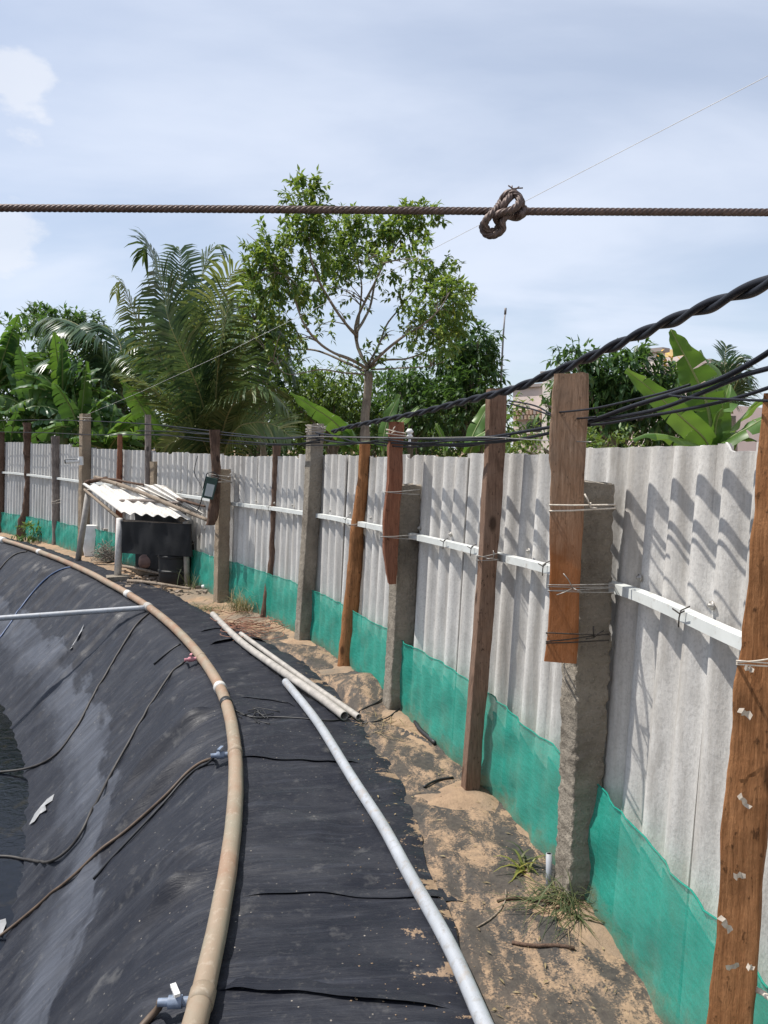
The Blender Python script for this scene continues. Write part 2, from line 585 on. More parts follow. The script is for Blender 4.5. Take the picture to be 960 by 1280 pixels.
c = n.mix(n.math('MULTIPLY', n.rng(e_, 0.49, 0.61), 0.85), c, n.mix(n.rng(fine, 0.35, 0.65), (0.40, 0.27, 0.168), (0.24, 0.165, 0.108)))
n.set(color=c, rough=0.75, spec=0.3)
n.bump(st, 0.5, 0.012, n.bump(fine, 0.4, 0.004))
M['old_liner'] = n.m
# ground
n = NT('sandy_ground')
w = n.coord('World')
big = n.noise(w, 1.3, 6, 0.6)
fine = n.noise(w, 60, 6, 0.75)
gr = n.noise(w, 9, 6, 0.65)
c = n.mix(n.rng(gr, 0.35, 0.68), (0.37, 0.255, 0.165), (0.26, 0.18, 0.12))
c = n.mix(n.math('MULTIPLY', n.rng(fine, 0.5, 0.75), 0.5), c, (0.17, 0.12, 0.085))
c = n.mix(n.math('MULTIPLY', n.rng(big, 0.46, 0.62), 0.7), c, (0.16, 0.145, 0.12))
n.set(color=c, rough=0.95, spec=0.15)
n.bump(fine, 0.8, 0.008, n.bump(gr, 0.6, 0.02))
M['sandy_ground'] = n.m
# water
n = NT('pond_water')
w = n.coord('World')
sc_ = n.noise(w, 6, 6, 0.65, 0.4)
c = n.mix(n.rng(sc_, 0.58, 0.68), (0.003, 0.004, 0.007), (0.016, 0.014, 0.011))
n.set(color=c, rough=0.10, spec=0.3)
n.bump(n.noise(w, 16, 4, 0.6, 0.6), 0.3, 0.012)
M['pond_water'] = n.m
# pipes and hoses
n = NT('brown_pipe')
w = n.coord('World')
g = n.noise(n.coord('World', (1, 1, 6)), 2.6, 5, 0.6)
f = n.noise(w, 35, 5, 0.65)
c = n.mix(n.rng(g, 0.35, 0.65), (0.30, 0.21, 0.145), (0.24, 0.21, 0.155))
c = n.mix(n.math('MULTIPLY', n.rng(n.noise(w, 4.0, 5, 0.6), 0.46, 0.66), 0.6), c, (0.24, 0.115, 0.065))
c = n.mix(n.math('MULTIPLY', n.rng(f, 0.55, 0.72), 0.5), c, (0.45, 0.39, 0.31))
n.set(color=c, rough=0.6, spec=0.4)
n.bump(f, 0.2, 0.002)
M['brown_pipe'] = n.m
n = NT('grey_pvc')
w = n.coord('World')
c = n.mix(n.rng(n.noise(w, 5, 6, 0.65), 0.35, 0.7), (0.37, 0.39, 0.42), (0.29, 0.305, 0.325))
c = n.mix(n.math('MULTIPLY', n.rng(n.noise(w, 34, 5, 0.7), 0.52, 0.68), 0.6), c, (0.22, 0.205, 0.185))
c = n.mix(n.math('MULTIPLY', n.rng(n.noise(w, 13, 5, 0.65), 0.56, 0.70), 0.6), c, (0.30, 0.235, 0.17))
n.set(color=c, rough=0.5)
M['grey_pvc'] = n.m
simple('dull_pvc', (0.34, 0.315, 0.285), 0.65, var=0.25, nscale=16, bump=0.1, bdist=0.001)
simple('white_pvc', (0.55, 0.53, 0.50), 0.5, var=0.2, nscale=20, bump=0.1, bdist=0.001)
simple('black_rubber', (0.017, 0.017, 0.018), 0.5, var=0.4, nscale=30, bump=0.1, bdist=0.001)
simple('dusty_hose', (0.035, 0.031, 0.028), 0.6, var=0.5, nscale=12, bump=0.1, bdist=0.001)
simple('brown_hose', (0.10, 0.068, 0.045), 0.6, var=0.4, nscale=12, bump=0.1, bdist=0.001)
simple('blue_hose', (0.05, 0.085, 0.17), 0.5, var=0.4, nscale=12, bump=0.1, bdist=0.001)
simple('blue_plastic', (0.17, 0.21, 0.28), 0.45, var=0.3, nscale=40, bump=0.1, bdist=0.001)
simple('pink_plastic', (0.50, 0.22, 0.25), 0.5, var=0.3, nscale=40, bump=0.1, bdist=0.001)
n = NT('rail_paint')
w = n.coord('World')
c = n.mix(n.rng(n.noise(w, 7, 6, 0.65), 0.35, 0.7), (0.62, 0.64, 0.62), (0.50, 0.52, 0.50))
c = n.mix(n.math('MULTIPLY', n.rng(n.noise(w, 22, 6, 0.7), 0.56, 0.70), 0.6), c, (0.30, 0.25, 0.20))
n.set(color=c, rough=0.5)
M['rail_paint'] = n.m
simple('cable_black', (0.010, 0.011, 0.016), 0.5, var=0.3, nscale=20, bump=0.0, spec=0.25)
simple('wire_grey', (0.36, 0.34, 0.31), 0.45, metal=0.5, var=0.2, nscale=60, bump=0.0)
simple('wire_dark', (0.05, 0.042, 0.036), 0.6, metal=0.4, var=0.3, nscale=60, bump=0.0)
simple('cord_white', (0.62, 0.55, 0.46), 0.8, var=0.2, nscale=90, bump=0.2, bdist=0.001)
simple('nylon_line', (0.62, 0.62, 0.60), 0.5, var=0.1, nscale=5, bump=0.0)
simple('steel_rope', (0.095, 0.066, 0.056), 0.55, metal=0.35, var=0.5, nscale=160, bump=0.3, bdist=0.001)
simple('white_plastic', (0.68, 0.67, 0.65), 0.45, var=0.12, nscale=12, bump=0.1, bdist=0.002)
simple('bag_plastic', (0.27, 0.27, 0.27), 0.35, var=0.25, nscale=14, bump=0.3, bdist=0.004)
simple('tape_scrap', (0.46, 0.40, 0.33), 0.7, var=0.25, nscale=60, bump=0.2, bdist=0.002)
simple('black_sheet', (0.0045, 0.0048, 0.006), 0.7, var=0.35, nscale=8, bump=0.3, bdist=0.006)
simple('black_plastic', (0.008, 0.008, 0.009), 0.6, var=0.3, nscale=12, bump=0.05, bdist=0.001)
simple('grey_box', (0.30, 0.27, 0.24), 0.8, var=0.2, nscale=12)
simple('drum_pink', (0.20, 0.12, 0.10), 0.7, var=0.3, nscale=12)
simple('lamp_glass', (0.42, 0.46, 0.48), 0.15, var=0.15, nscale=6, bump=0.0)
simple('lamp_case', (0.02, 0.05, 0.045), 0.4, var=0.2, nscale=30, bump=0.05, bdist=0.001)
simple('red_net', (0.26, 0.12, 0.075), 0.75, var=0.35, nscale=20, bump=0.0)
simple('tangle_grey', (0.28, 0.25, 0.21), 0.8, var=0.3, nscale=20, bump=0.0)
simple('house_pink', (0.74, 0.62, 0.57), 0.85, var=0.08, nscale=1.5, bump=0.1)
simple('house_white', (0.76, 0.68, 0.63), 0.85, var=0.08, nscale=1.5, bump=0.1)
simple('house_cap', (0.34, 0.29, 0.27), 0.85, var=0.12, nscale=2, bump=0.1)
simple('house_tan', (0.42, 0.30, 0.22), 0.85, var=0.12, nscale=2, bump=0.1)
simple('house_yellow', (0.58, 0.44, 0.20), 0.8, var=0.12, nscale=2, bump=0.1)
simple('dark_opening', (0.02, 0.02, 0.022), 0.4, var=0.2, nscale=2, bump=0.0)
simple('antenna_grey', (0.16, 0.15, 0.15), 0.5, metal=0.5, var=0.2, nscale=4, bump=0.0)
simple('debris', (0.20, 0.16, 0.125), 0.9, var=0.5, nscale=14)
# leaves
def leafmat(name, c0, c1, c2, trans=0.35, rough=0.45, veins=0.0):
    n = NT(name)
    g = n.node('ShaderNodeNewGeometry')
    cr = n.node('ShaderNodeValToRGB')
    n.link(g.outputs['Random Per Island'], cr.inputs[0])
    cr.color_ramp.elements[0].color = (*c0, 1)
    cr.color_ramp.elements[0].position = 0.0
    cr.color_ramp.elements[1].color = (*c2, 1)
    cr.color_ramp.elements[1].position = 1.0
    e = cr.color_ramp.elements.new(0.6); e.color = (*c1, 1)
    v = n.coord('World')
    c = n.mix(n.rng(n.noise(v, 5, 4, 0.6), 0.35, 0.7, 0.0, 0.35), cr.outputs[0], tuple(x * 0.5 for x in c0))
    n.set(color=c, rough=rough, spec=0.45)
    tr = n.node('ShaderNodeBsdfTranslucent')
    tcol = n.mix(0.5, c, (c2[0] * 1.2, c2[1] * 1.3, c2[2] * 0.5))
    n.link(tcol, tr.inputs[0])
    ms = n.node('ShaderNodeMixShader'); ms.inputs[0].default_value = trans
    n.link(n.b.outputs[0], ms.inputs[1]); n.link(tr.outputs[0], ms.inputs[2])
    n.link(ms.outputs[0], n.out.inputs[0])
    M[name] = n.m
leafmat('leaf_tree', (0.049, 0.1244, 0.0415), (0.1037, 0.2168, 0.0565), (0.3205, 0.377, 0.0849))
leafmat('leaf_dark', (0.0246, 0.0632, 0.0246), (0.0527, 0.1193, 0.0386), (0.1229, 0.2106, 0.0615))
leafmat('leaf_mid', (0.0414, 0.0897, 0.0207), (0.1035, 0.1794, 0.0414), (0.207, 0.276, 0.069))
leafmat('leaf_yellow', (0.14, 0.17, 0.04), (0.24, 0.25, 0.05), (0.36, 0.30, 0.07))
leafmat('leaf_palm', (0.033, 0.0767, 0.0366), (0.0658, 0.128, 0.0549), (0.1555, 0.2011, 0.0824), 0.22, 0.35)
leafmat('leaf_palm_pale', (0.0801, 0.1402, 0.0561), (0.1501, 0.2102, 0.0801), (0.3205, 0.3205, 0.1402), 0.25, 0.4)
leafmat('leaf_banana', (0.0517, 0.1207, 0.0253), (0.0862, 0.1782, 0.0345), (0.1495, 0.253, 0.0517), 0.38, 0.4)
leafmat('leaf_banana_dark', (0.0338, 0.0938, 0.03), (0.0656, 0.15, 0.045), (0.1313, 0.2344, 0.0656), 0.3, 0.4)
leafmat('leaf_grass', (0.05, 0.075, 0.03), (0.09, 0.12, 0.045), (0.18, 0.17, 0.07), 0.3, 0.6)
leafmat('leaf_dry', (0.20, 0.15, 0.08), (0.30, 0.23, 0.12), (0.38, 0.30, 0.17), 0.2, 0.8)
simple('midrib', (0.20, 0.25, 0.09), 0.5, var=0.2, nscale=6, bump=0.0)
simple('rachis', (0.26, 0.25, 0.11), 0.6, var=0.25, nscale=6, bump=0.0)
simple('banana_stem', (0.14, 0.16, 0.06), 0.6, var=0.35, nscale=6, bump=0.1)
simple('flower_yellow', (0.60, 0.36, 0.05), 0.7, var=0.2, nscale=30, bump=0.0)

# ------------------------------------------------------------------ curves of the place
V2 = lambda x, y: Vector((x, y, 0))
BANK = [V2(*p) for p in [(-0.515, 1.6), (-0.519, 2.045), (-0.578, 2.771), (-0.676, 3.432), (-0.813, 4.106), (-1.049, 4.927), (-1.355, 5.677), (-1.80, 6.62), (-2.434, 7.75), (-3.17, 8.88), (-4.10, 10.22), (-5.377, 11.85), (-6.785, 13.45),
        (-8.5, 15.0), (-10.8, 16.0), (-14, 15.5), (-17, 12), (-18, 6), (-16, 0), (-11.5, -4), (-6.5, -5), (-3.2, -3.9), (-1.5, -2.0), (-0.72, 0.2)]]
loop = catmull(BANK, 0.25, closed=True)
loop.append(loop[0].copy())
loop = smooth(loop, 4)
loop = resample(loop, 0.03)
NL = len(loop)
def loop_normal(i):
    t = (loop[(i + 3) % NL] - loop[(i - 3) % NL]).normalized()
    return Vector((t.y, -t.x, 0)), t         # outward = to the right of travel
FENCE = [V2(*p) for p in [(1.02, -4.0), (1.0, -2.0), (0.95, 0.2), (0.88, 1.3), (0.815, 2.0), (0.74, 2.62), (0.64, 3.05), (0.405, 3.85), (0.145, 4.55), (-0.07, 5.14), (-0.37, 5.90), (-0.68, 6.55), (-1.12, 7.36), (-1.72, 8.28), (-2.02, 8.75), (-2.5, 9.45), (-3.7, 10.85), (-4.88, 12.15), (-5.75, 13.15), (-7.3, 14.80), (-9.3, 16.6), (-12.5, 18.6), (-16, 19.6)]]
fcurve = smooth(resample(smooth(catmull(FENCE, 0.1), 6), 0.02), 30)
fS = [0.0]
for a, b in zip(fcurve, fcurve[1:]):
    fS.append(fS[-1] + (b - a).length)
def fence_at(s):
    """point on the foot of the fence, outward normal, tangent"""
    i = min(len(fcurve) - 2, max(0, int(s / 0.02)))
    while i < len(fS) - 2 and fS[i + 1] < s: i += 1
    while i > 0 and fS[i] > s: i -= 1
    t = (s - fS[i]) / max(1e-9, fS[i + 1] - fS[i])
    p = fcurve[i].lerp(fcurve[i + 1], t)
    a, b = fcurve[max(0, i - 5)], fcurve[min(len(fcurve) - 1, i + 6)]
    tg = (b - a).normalized()
    return p, Vector((tg.y, -tg.x, 0)), tg
LEAN = 0.052
def fence_pt(s, off, z):
    p, nn, tg = fence_at(s)
    q = p + nn * (off + LEAN * z)
    return Vector((q.x, q.y, z))
# fence column (in pixels) -> arc length, at cable height
_col = []
for k in range(0, int(fS[-1] / 0.05)):
    q = fence_pt(k * 0.05, -0.15, 1.75)
    if q.y > 0.6:
        _col.append((to_px(q)[0], k * 0.05))
_col.sort()
def s_of_px(px):
    return interp(px, _col)
def y_of_px(px, off=-0.15, z=1.75):
    return fence_pt(s_of_px(px), off, z).y
def near_s(p):
    best, bi = 1e9, 0
    for i in range(0, len(fcurve), 2):
        d = (fcurve[i].x - p[0]) ** 2 + (fcurve[i].y - p[1]) ** 2
        if d < best:
            best, bi = d, i
    return fS[bi]
# distance from bank edge to the fence, along the loop
fpts = [(q.x, q.y) for q in fcurve[::6]]
def fence_dist(p):
    return min(math.hypot(p.x - x, p.y - y) for x, y in fpts)

# ------------------------------------------------------------------ ground, liner, water
def prof(d):
    if d >= 0:
        return 0.0
    u = -d
    return -0.95 * (u - 0.12 * (1 - math.exp(-u / 0.12)))
DOUT = [(-3.0, 0.85), (1.6, 0.80), (2.6, 0.78), (3.6, 0.80), (4.6, 0.74), (5.4, 0.72), (6.4, 0.58), (7.4, 0.48), (8.6, 0.46), (10, 0.34), (12, 0.30), (16, 0.30)]
def dout(p):
    return interp(p.y, DOUT) + 0.03 * nz(p.x * 3, p.y * 3, 5)
random.seed(11)
FOLDS = []
for k in range(46):
    FOLDS.append((random.uniform(0.0, 15), random.uniform(-0.35, 0.6), random.uniform(0.012, 0.042), random.uniform(0.03, 0.075), random.uniform(-1.3, -0.5), random.uniform(-0.1, 0.05)))
def ridge(x, p):
    return (1 - min(1, abs(x) * 1.6)) ** p
def liner_h(s, d, p):
    on_path = sstep(-0.02, 0.12, d)
    h = 0.0
    if on_path > 0:
        a = ridge(nz(s * 4.2 + 0.7 * nz(s * 1.3, d * 2.1, 3), d * 1.1, 1.7), 4) * 0.015
        b = ridge(nz(s * 9.5 + 0.5 * nz(s * 2, d * 3, 9), d * 1.8, 7.1), 4) * 0.009
        c = 0.016 * nz(s * 1.1, d * 1.9, 4.4) + 0.006 * nz(s * 3.3, d * 3.0, 2.4)
        h += on_path * (a + b + c)
    if on_path < 1:
        q = s + 0.35 * d
        a = ridge(nz(q * 1.9 + 0.5 * nz(s * 0.8, d * 1.2, 2), d * 0.7, 8.8), 5) * 0.034
        b = ridge(nz(q * 6.0, d * 0.9, 3.3), 5) * 0.016
        c = 0.040 * nz(s * 0.7, d * 1.1, 6.1) + 0.016 * nz(s * 2.1, d * 2.3, 4.1)
        e = 0.010 * ridge(nz(s * 2.0, d * 5.0, 1.1), 4)
        k = 0.0
        for fs, sl, amp, wd, d0, d1 in FOLDS:
            x = s - fs - sl * d
            if abs(x) < 4 * wd and d0 - 0.3 < d < d1 + 0.2:
                k += amp * math.exp(-(x / wd) ** 2) * sstep(d0 - 0.3, d0, d) * (1 - sstep(d1, d1 + 0.2, d))
        h += (1 - on_path) * (a + b + c + e + k) * (0.12 + 0.88 * sstep(-0.05, -0.26, d))
    return h
VIS = 570                                    # samples of the bank that are near and in view
idx = list(range(0, VIS)) + list(range(VIS, NL - 45, 14)) + list(range(NL - 45, NL, 3))
info = []
for i in idx:
    p = loop[i]
    nn, tg = loop_normal(i)
    s = i * 0.03 if i < NL - 45 else (i - NL) * 0.03
    wd = fence_dist(p) if (i < VIS + 200 or i > NL - 60) else 3.0
    info.append((p, nn, s, wd, dout(p) if (i < VIS + 60 or i > NL - 60) else 0.3))
def grid_sheet(rows_of, zfun, closed=True):
    mb = MB()
    mb.uv = []
    nr = None
    for (p, nn, s, wd, do) in info:
        ds = rows_of(do, wd)
        nr = len(ds)
        for d in ds:
            q = p + nn * d
            mb.v.append((q.x, q.y, zfun(q, s, d, wd, do)))
            mb.uv.append((s, d))
    nc = len(info)
    for i in range(nc if closed else nc - 1):
        i2 = (i + 1) % nc
        for j in range(nr - 1):
            mb.f.append((i * nr + j, i * nr + j + 1, i2 * nr + j + 1, i2 * nr + j))
    return mb, nr
LR = [-3.2, -2.4, -2.0] + [-1.75 + 0.025 * k for k in range(70)]
def liner_rows(do, wd):
    return LR + [lerp(0.0, do, (k + 1) / 38) for k in range(38)]
def liner_z(q, s, d, wd, do):
    z = prof(d) + 0.014 + liner_h(s, d, q)
    if d > do - 0.06:
        z -= 0.010 * sstep(do - 0.06, do, d)
    return z
mb, nr = grid_sheet(liner_rows, liner_z)
c = Vector((-9.0, 5.5, -2.9))
ci = len(mb.v); mb.v.append(tuple(c)); mb.uv.append((0, -4))
for i in range(len(info)):
    mb.f.append((i * nr, ((i + 1) % len(info)) * nr, ci))
liner_mb = mb
pond_liner = tag(mb.build('pond_liner', M['pond_liner']), 'black pond liner covering the bank and the walkway', kind='structure')
# the sandy ground as one sheet out to the horizon
GR = [-0.6, -0.3, -0.1]
def ground_rows(do, wd):
    return GR + [0.0 + 0.035 * k for k in range(62)] + [2.6, 3.4, 5, 8, 14, 30, 80, 250, 900]
MOUNDS = [(0.36, 3.50, 0.16, 0.05), (-0.33, 5.55, 0.14, 0.04), (0.66, 2.55, 0.2, 0.035), (0.02, 4.62, 0.2, 0.03), (-0.75, 6.35, 0.25, 0.03)]
def ground_z(q, s, d, wd, do):
    if d < 0:
        return prof(d) - 0.05
    if d > 2.3:
        return 0.0 + 0.02 * nz(q.x, q.y)
    aniso = nz((q.x * 0.8 + q.y * 0.6) * 6.5, (q.x * -0.6 + q.y * 0.8) * 2.4, 3.0)
    z = -0.021 + 0.022 * aniso + 0.012 * nz(q.x * 14, q.y * 14, 8) + 0.008 * sstep(0.35, 0.05, wd - d) + 0.012 * sstep(0.12, 0.02, wd - d) + 0.008 * nz(q.x * 1.7, q.y * 1.7, 2)
    for mx, my, r, hh in MOUNDS:
        e = ((q.x - mx) ** 2 + (q.y - my) ** 2) / (r * r)
        if e < 6:
            z += hh * math.exp(-e)
    if d < do + 0.02:
        z = min(z, -0.004 - 0.05 * sstep(do + 0.02, do - 0.15, d))
    return z
mb, _ = grid_sheet(ground_rows, ground_z)
ground_mb = mb
tag(mb.build('ground', M['sandy_ground']), 'orange sandy ground along the fence', kind='structure')
# older worn liner between the walkway liner and the fence, half buried in sand
mb = MB(); mb.uv = []
nrow = 34
cols = [t for t in info if -0.2 < t[0].y < 7.4 and t[3] < 2.2 and t[0].x > -2.6 and t[2] < 9]
cols.sort(key=lambda t: t[2])
for (p, nn, s, wd, do) in cols:
    for k in range(nrow):
        d = lerp(do - 0.22, wd + 0.03, k / (nrow - 1))
        q = p + nn * d
        z = 0.004 + 0.010 * nz(q.x * 2.2, q.y * 2.2, 1) + 0.012 * ridge(nz((q.x + q.y) * 4, (q.y - q.x) * 1.4, 9), 4)
        z += 0.09 * math.exp(-(((q.x + 0.12) / 0.20) ** 2 + ((q.y - 5.15) / 0.32) ** 2)) + 0.03 * math.exp(-(((q.x + 0.75) / 0.3) ** 2 + ((q.y - 6.0) / 0.3) ** 2))
        if d < do + 0.02:
            z = min(z, 0.003)
        z -= 0.03 * sstep(6.2, 7.2, q.y)
        mb.v.append((q.x, q.y, z)); mb.uv.append((s, d))
for i in range(len(cols) - 1):
    for j in range(nrow - 1):
        mb.f.append((i * nrow + j, i * nrow + j + 1, (i + 1) * nrow + j + 1, (i + 1) * nrow + j))
old_mb = mb
tag(mb.build('old_liner', M['old_liner']), 'worn dark liner scraps half buried in sand beside the fence', kind='structure')
# water
mb = MB()
ring = [loop[i] + loop_normal(i)[0] * -1.06 for i in range(0, NL, 12)]
mb.v = [(q.x, q.y, -1.04) for q in ring] + [(-9.0, 5.5, -1.04)]
for i in range(len(ring)):
    mb.f.append(((i + 1) % len(ring), i, len(ring)))
tag(mb.build('water', M['pond_water'], smooth_=False), 'dark pond water at the foot of the liner', kind='structure')

tri_v = [Vector(p) for p in liner_mb.v + ground_mb.v + old_mb.v]
o1 = len(liner_mb.v); o2 = o1 + len(ground_mb.v)
tri_f = list(liner_mb.f) + [tuple(i + o1 for i in f) for f in ground_mb.f] + [tuple(i + o2 for i in f) for f in old_mb.f]
bvh = BVHTree.FromPolygons(tri_v, tri_f)
def hit(px, py, lift=0.0):
    d = ray(px, py).normalized()
    r = bvh.ray_cast(Vector((0, 0, H)), d)
    if r[0] is None:
        return ground(px, py)
    if r[0].z < -1.04:
        return ground(px, py, -1.04 + max(lift, 0.004))
    return r[0] + r[1] * (lift if r[1].z > 0 else -lift)
def drop(x, y, lift=0.0):
    r = bvh.ray_cast(Vector((x, y, 3)), Vector((0, 0, -1)))
    return Vector((x, y, (r[0].z if r[0] else 0) + lift))
# raised laps where one liner sheet overlaps the next
def lap(pts_px, width, lift, name='liner_lap'):
    pts = resample(catmull([hit(*p) for p in pts_px], 8), 0.025)
    mb = MB(); mb.uv = []
    n_ = len(pts)
    for k, p in enumerate(pts):
        t = k / max(1, n_ - 1)
        en = sstep(0, 0.10, t) * sstep(1, 0.90, t)
        for j in range(6):
            u = j / 5
            q = drop(p.x, p.y + 0.02 * nz(p.x * 6, 2, 1) + width * (0.4 + 0.6 * en) * u)
            h = lift * en * (1 - u) ** 2 * (0.35 + 1.3 * abs(nz(p.x * 3.3 + 3, p.y, 2))) + 0.003 * (1 - u) - 0.003 * (1 - en) - 0.004 * u
            mb.v.append((q.x, q.y, q.z + h)); mb.uv.append((q.y * 1.0 + 5, 0.25 + 0.3 * t))
    for i in range(n_ - 1):
        for j in range(5):
            a = i * 6 + j
            mb.f.append((a, a + 6, a + 7, a + 1))
    ob = mb.build(name, M['pond_liner'])
    ob.parent = pond_liner
lap([(272, 1238), (350, 1243), (430, 1248), (510, 1256), (572, 1262)], 0.10, 0.020)
lap([(300, 946), (340, 949), (400, 953), (452, 954)], 0.14, 0.014)
lap([(300, 1122), (400, 1118), (480, 1124), (584, 1128)], 0.12, 0.005)
lap([(262, 806), (300, 800), (335, 803)], 0.16, 0.018)
lap([(250, 790), (275, 786), (300, 789)], 0.2, 0.014)
lap([(300, 872), (340, 876), (372, 884)], 0.14, 0.008)

# ------------------------------------------------------------------ fence of corrugated sheets
PITCHW, AMP = 0.146, 0.023
TOPZ = [(-5, 1.66), (2, 1.66), (3, 1.645), (4.5, 1.61), (6, 1.59), (8, 1.575), (9.5, 1.575), (11.5, 1.64), (13, 1.70), (15, 1.77), (20, 1.85)]
fence = empty('corrugated_fence', (0.9, 0, 0), 'long grey corrugated cement sheet fence curving around the pond', 'fence')
random.seed(5)
SW = PITCHW * 7
s = 0.0
k = 0
while s < fS[-1] - SW:
    p, nn, tg = fence_at(s + SW / 2)
    near = p.y < 6
    per = 14 if near else 8
    ztop = interp(p.y, TOPZ) + random.uniform(-0.012, 0.012)
    tilt = random.uniform(-0.006, 0.006)
    off0 = 0.066 + (0.008 if k % 2 else 0.0) + random.uniform(-0.003, 0.003)
    ln = random.uniform(-0.008, 0.008)
    nc = int((SW + PITCHW * 0.55) / (PITCHW / per))
    zs = [-0.06, 0.3, 0.7, 1.0, 1.3, None]
    mb = MB()
    for side in (0, 1):
        for j in range(nc + 1):
            sj = s - PITCHW * 0.05 + j * PITCHW / per
            wv = math.sin(2 * math.pi * sj / PITCHW)
            wv = math.copysign(abs(wv) ** 0.8, wv)
            chip = 0.005 * nz(sj * 30, k, 1) + 0.012 * max(0, nz(sj * 5, k * 3, 7)) + (0.022 * sstep(0.35, 0.6, nz(sj * 9, k * 1.7, 3)))
            for z in zs:
                zz = (ztop + tilt * (j / nc - 0.5) * 2 - chip) if z is None else z
                off = off0 + AMP * wv + (0.0065 if side else 0.0) + ln * zz
                mb.v.append(tuple(fence_pt(sj, off, zz)))
    nz_ = len(zs)
    half = (nc + 1) * nz_
    for j in range(nc):
        for i in range(nz_ - 1):
            a = j * nz_ + i
            mb.f.append((a, a + 1, a + nz_ + 1, a + nz_))
            b = half + a
            mb.f.append((b, b + nz_, b + nz_ + 1, b + 1))
        t = j * nz_ + nz_ - 1
        mb.f.append((t, half + t, half + t + nz_, t + nz_))
    for j in (0, nc):
        for i in range(nz_ - 1):
            a = j * nz_ + i
            q = (a, half + a, half + a + 1, a + 1)
            mb.f.append(q if j == 0 else q[::-1])
    part(mb, 'sheet', M['cement_sheet'], fence, sharp=50)
    s += SW
    k += 1
# painted steel rail along the sheets, in lengths
RAILZ = [(-5, 1.16), (2, 1.165), (2.5, 1.17), (3.6, 1.135), (4.6, 1.115), (6.4, 1.085), (8.3, 1.05), (9.5, 1.06), (12, 1.12), (14.5, 1.17), (18, 1.2)]
s = 0.0
while s < fS[-1] - 2.4:
    L = 2.4
    mb = MB()
    m = 40
    for i in range(m + 1):
        si = s + 0.005 + (L - 0.01) * i / m
        p, _, _ = fence_at(si)
        z = interp(p.y, RAILZ) + 0.004 * nz(si * 2, 1)
        for (o, dz) in ((0.002, -0.018), (0.002, 0.015), (0.034, 0.017), (0.034, 0.012), (0.006, 0.010), (0.006, -0.018)):
            mb.v.append(tuple(fence_pt(si, o, z + dz)))
    for i in range(m):
        for j in range(6):
            a, b = i * 6 + j, i * 6 + (j + 1) % 6
            mb.f.append((a, b, b + 6, a + 6))
    mb.f.append(tuple(range(5, -1, -1))); mb.f.append(tuple(m * 6 + j for j in range(6)))
    part(mb, 'rail', M['rail_paint'], fence, sharp=30)
    s += L
# roofing bolts with washers that hook the sheets to the rail
mb0 = MB()
mb0.tube([Vector((0, 0, 0)), Vector((0, -0.003, 0)), Vector((0, -0.0031, 0)), Vector((0, -0.012, 0))], [0.014, 0.014, 0.006, 0.006], 8)
bolt0 = None
sb = 3.0
while sb < 17:
    ph = math.floor(sb / PITCHW) * PITCHW + 0.75 * PITCHW       # on the crest that faces the pond
    p, nn, tg = fence_at(ph)
    q = fence_pt(ph, 0.040, interp(p.y, RAILZ) + 0.05)
    if bolt0 is None:
        bolt0 = mb0.build('bolt', M['wire_grey']); ob = bolt0
    else:
        ob = bolt0.copy(); COL.objects.link(ob)
    ob.parent = fence
    ob.location = q - fence.location
    ob.rotation_euler = (0, 0, math.atan2(-nn.x, nn.y))
    sb += PITCHW * 3
# little wire clips holding the rail
for px in (812, 925, 700, 652, 566, 533, 415, 322):
    sc = s_of_px(px)
    p, _, tg = fence_at(sc)
    z = interp(p.y, RAILZ)
    mb = MB()
    mb.tube([fence_pt(sc - 0.012, 0.01, z + 0.035), fence_pt(sc - 0.004, -0.012, z + 0.022), fence_pt(sc, -0.014, z), fence_pt(sc + 0.002, -0.012, z - 0.028)], 0.0022, 6)
    mb.tube([fence_pt(sc - 0.03, -0.016, z + 0.026), fence_pt(sc, -0.014, z + 0.012), fence_pt(sc + 0.03, -0.02, z + 0.02)], 0.0022, 6)
    part(mb, 'wire_clip', M['wire_dark'], fence)

# ------------------------------------------------------------------ green net along the foot of the fence
net = empty('shade_net', (0.8, 1, 0), 'green mesh net fixed along the foot of the corrugated fence', 'net')
mb = MB()
i0, i1 = 1.0, fS[-1] - 1.0
n_ = int((i1 - i0) / 0.022)
hem = []
for i in range(n_):
    si = i0 + i * 0.022
    p, nn, tg = fence_at(si)
    sag = 0.022 * nz(si * 1.1, 4) + 0.016 * nz(si * 3.7, 8) + 0.006 * nz(si * 13, 2)
    hh = interp(p.y, [(1, 0.43), (2.6, 0.455), (4, 0.47), (6, 0.45), (9, 0.42), (14, 0.40)]) + sag
    for j in range(10):
        u = j / 9
        o = 0.002 + 0.015 * nz(si * 5 + u * 2.2, u * 2, 1) + 0.010 * nz(si * 14 + u * 3, u * 4, 3) + 0.018 * u * nz(si * 2.0, 3, 5) - 0.012 * ridge(nz(si * 3.1 + u * 2.4, u * 0.7, 9), 5)
        o += 0.010 * max(0, math.sin(2 * math.pi * si / PITCHW)) * (0.3 + 0.7 * u)
        z = -0.012 + (hh + 0.012) * u
        q = fence_pt(si, min(o, 0.034), z)
        mb.v.append(tuple(q))
        if j == 9:
            hem.append(q + nn * -0.003)
for i in range(n_ - 1):
    for j in range(9):
        a = i * 10 + j
        mb.f.append((a, a + 1, a + 11, a + 10))
part(mb, 'mesh_sheet', M['green_net'], net)
mb = MB(); mb.tube(hem[::2], 0.0032, 5); part(mb, 'top_hem', M['green_net'], net)

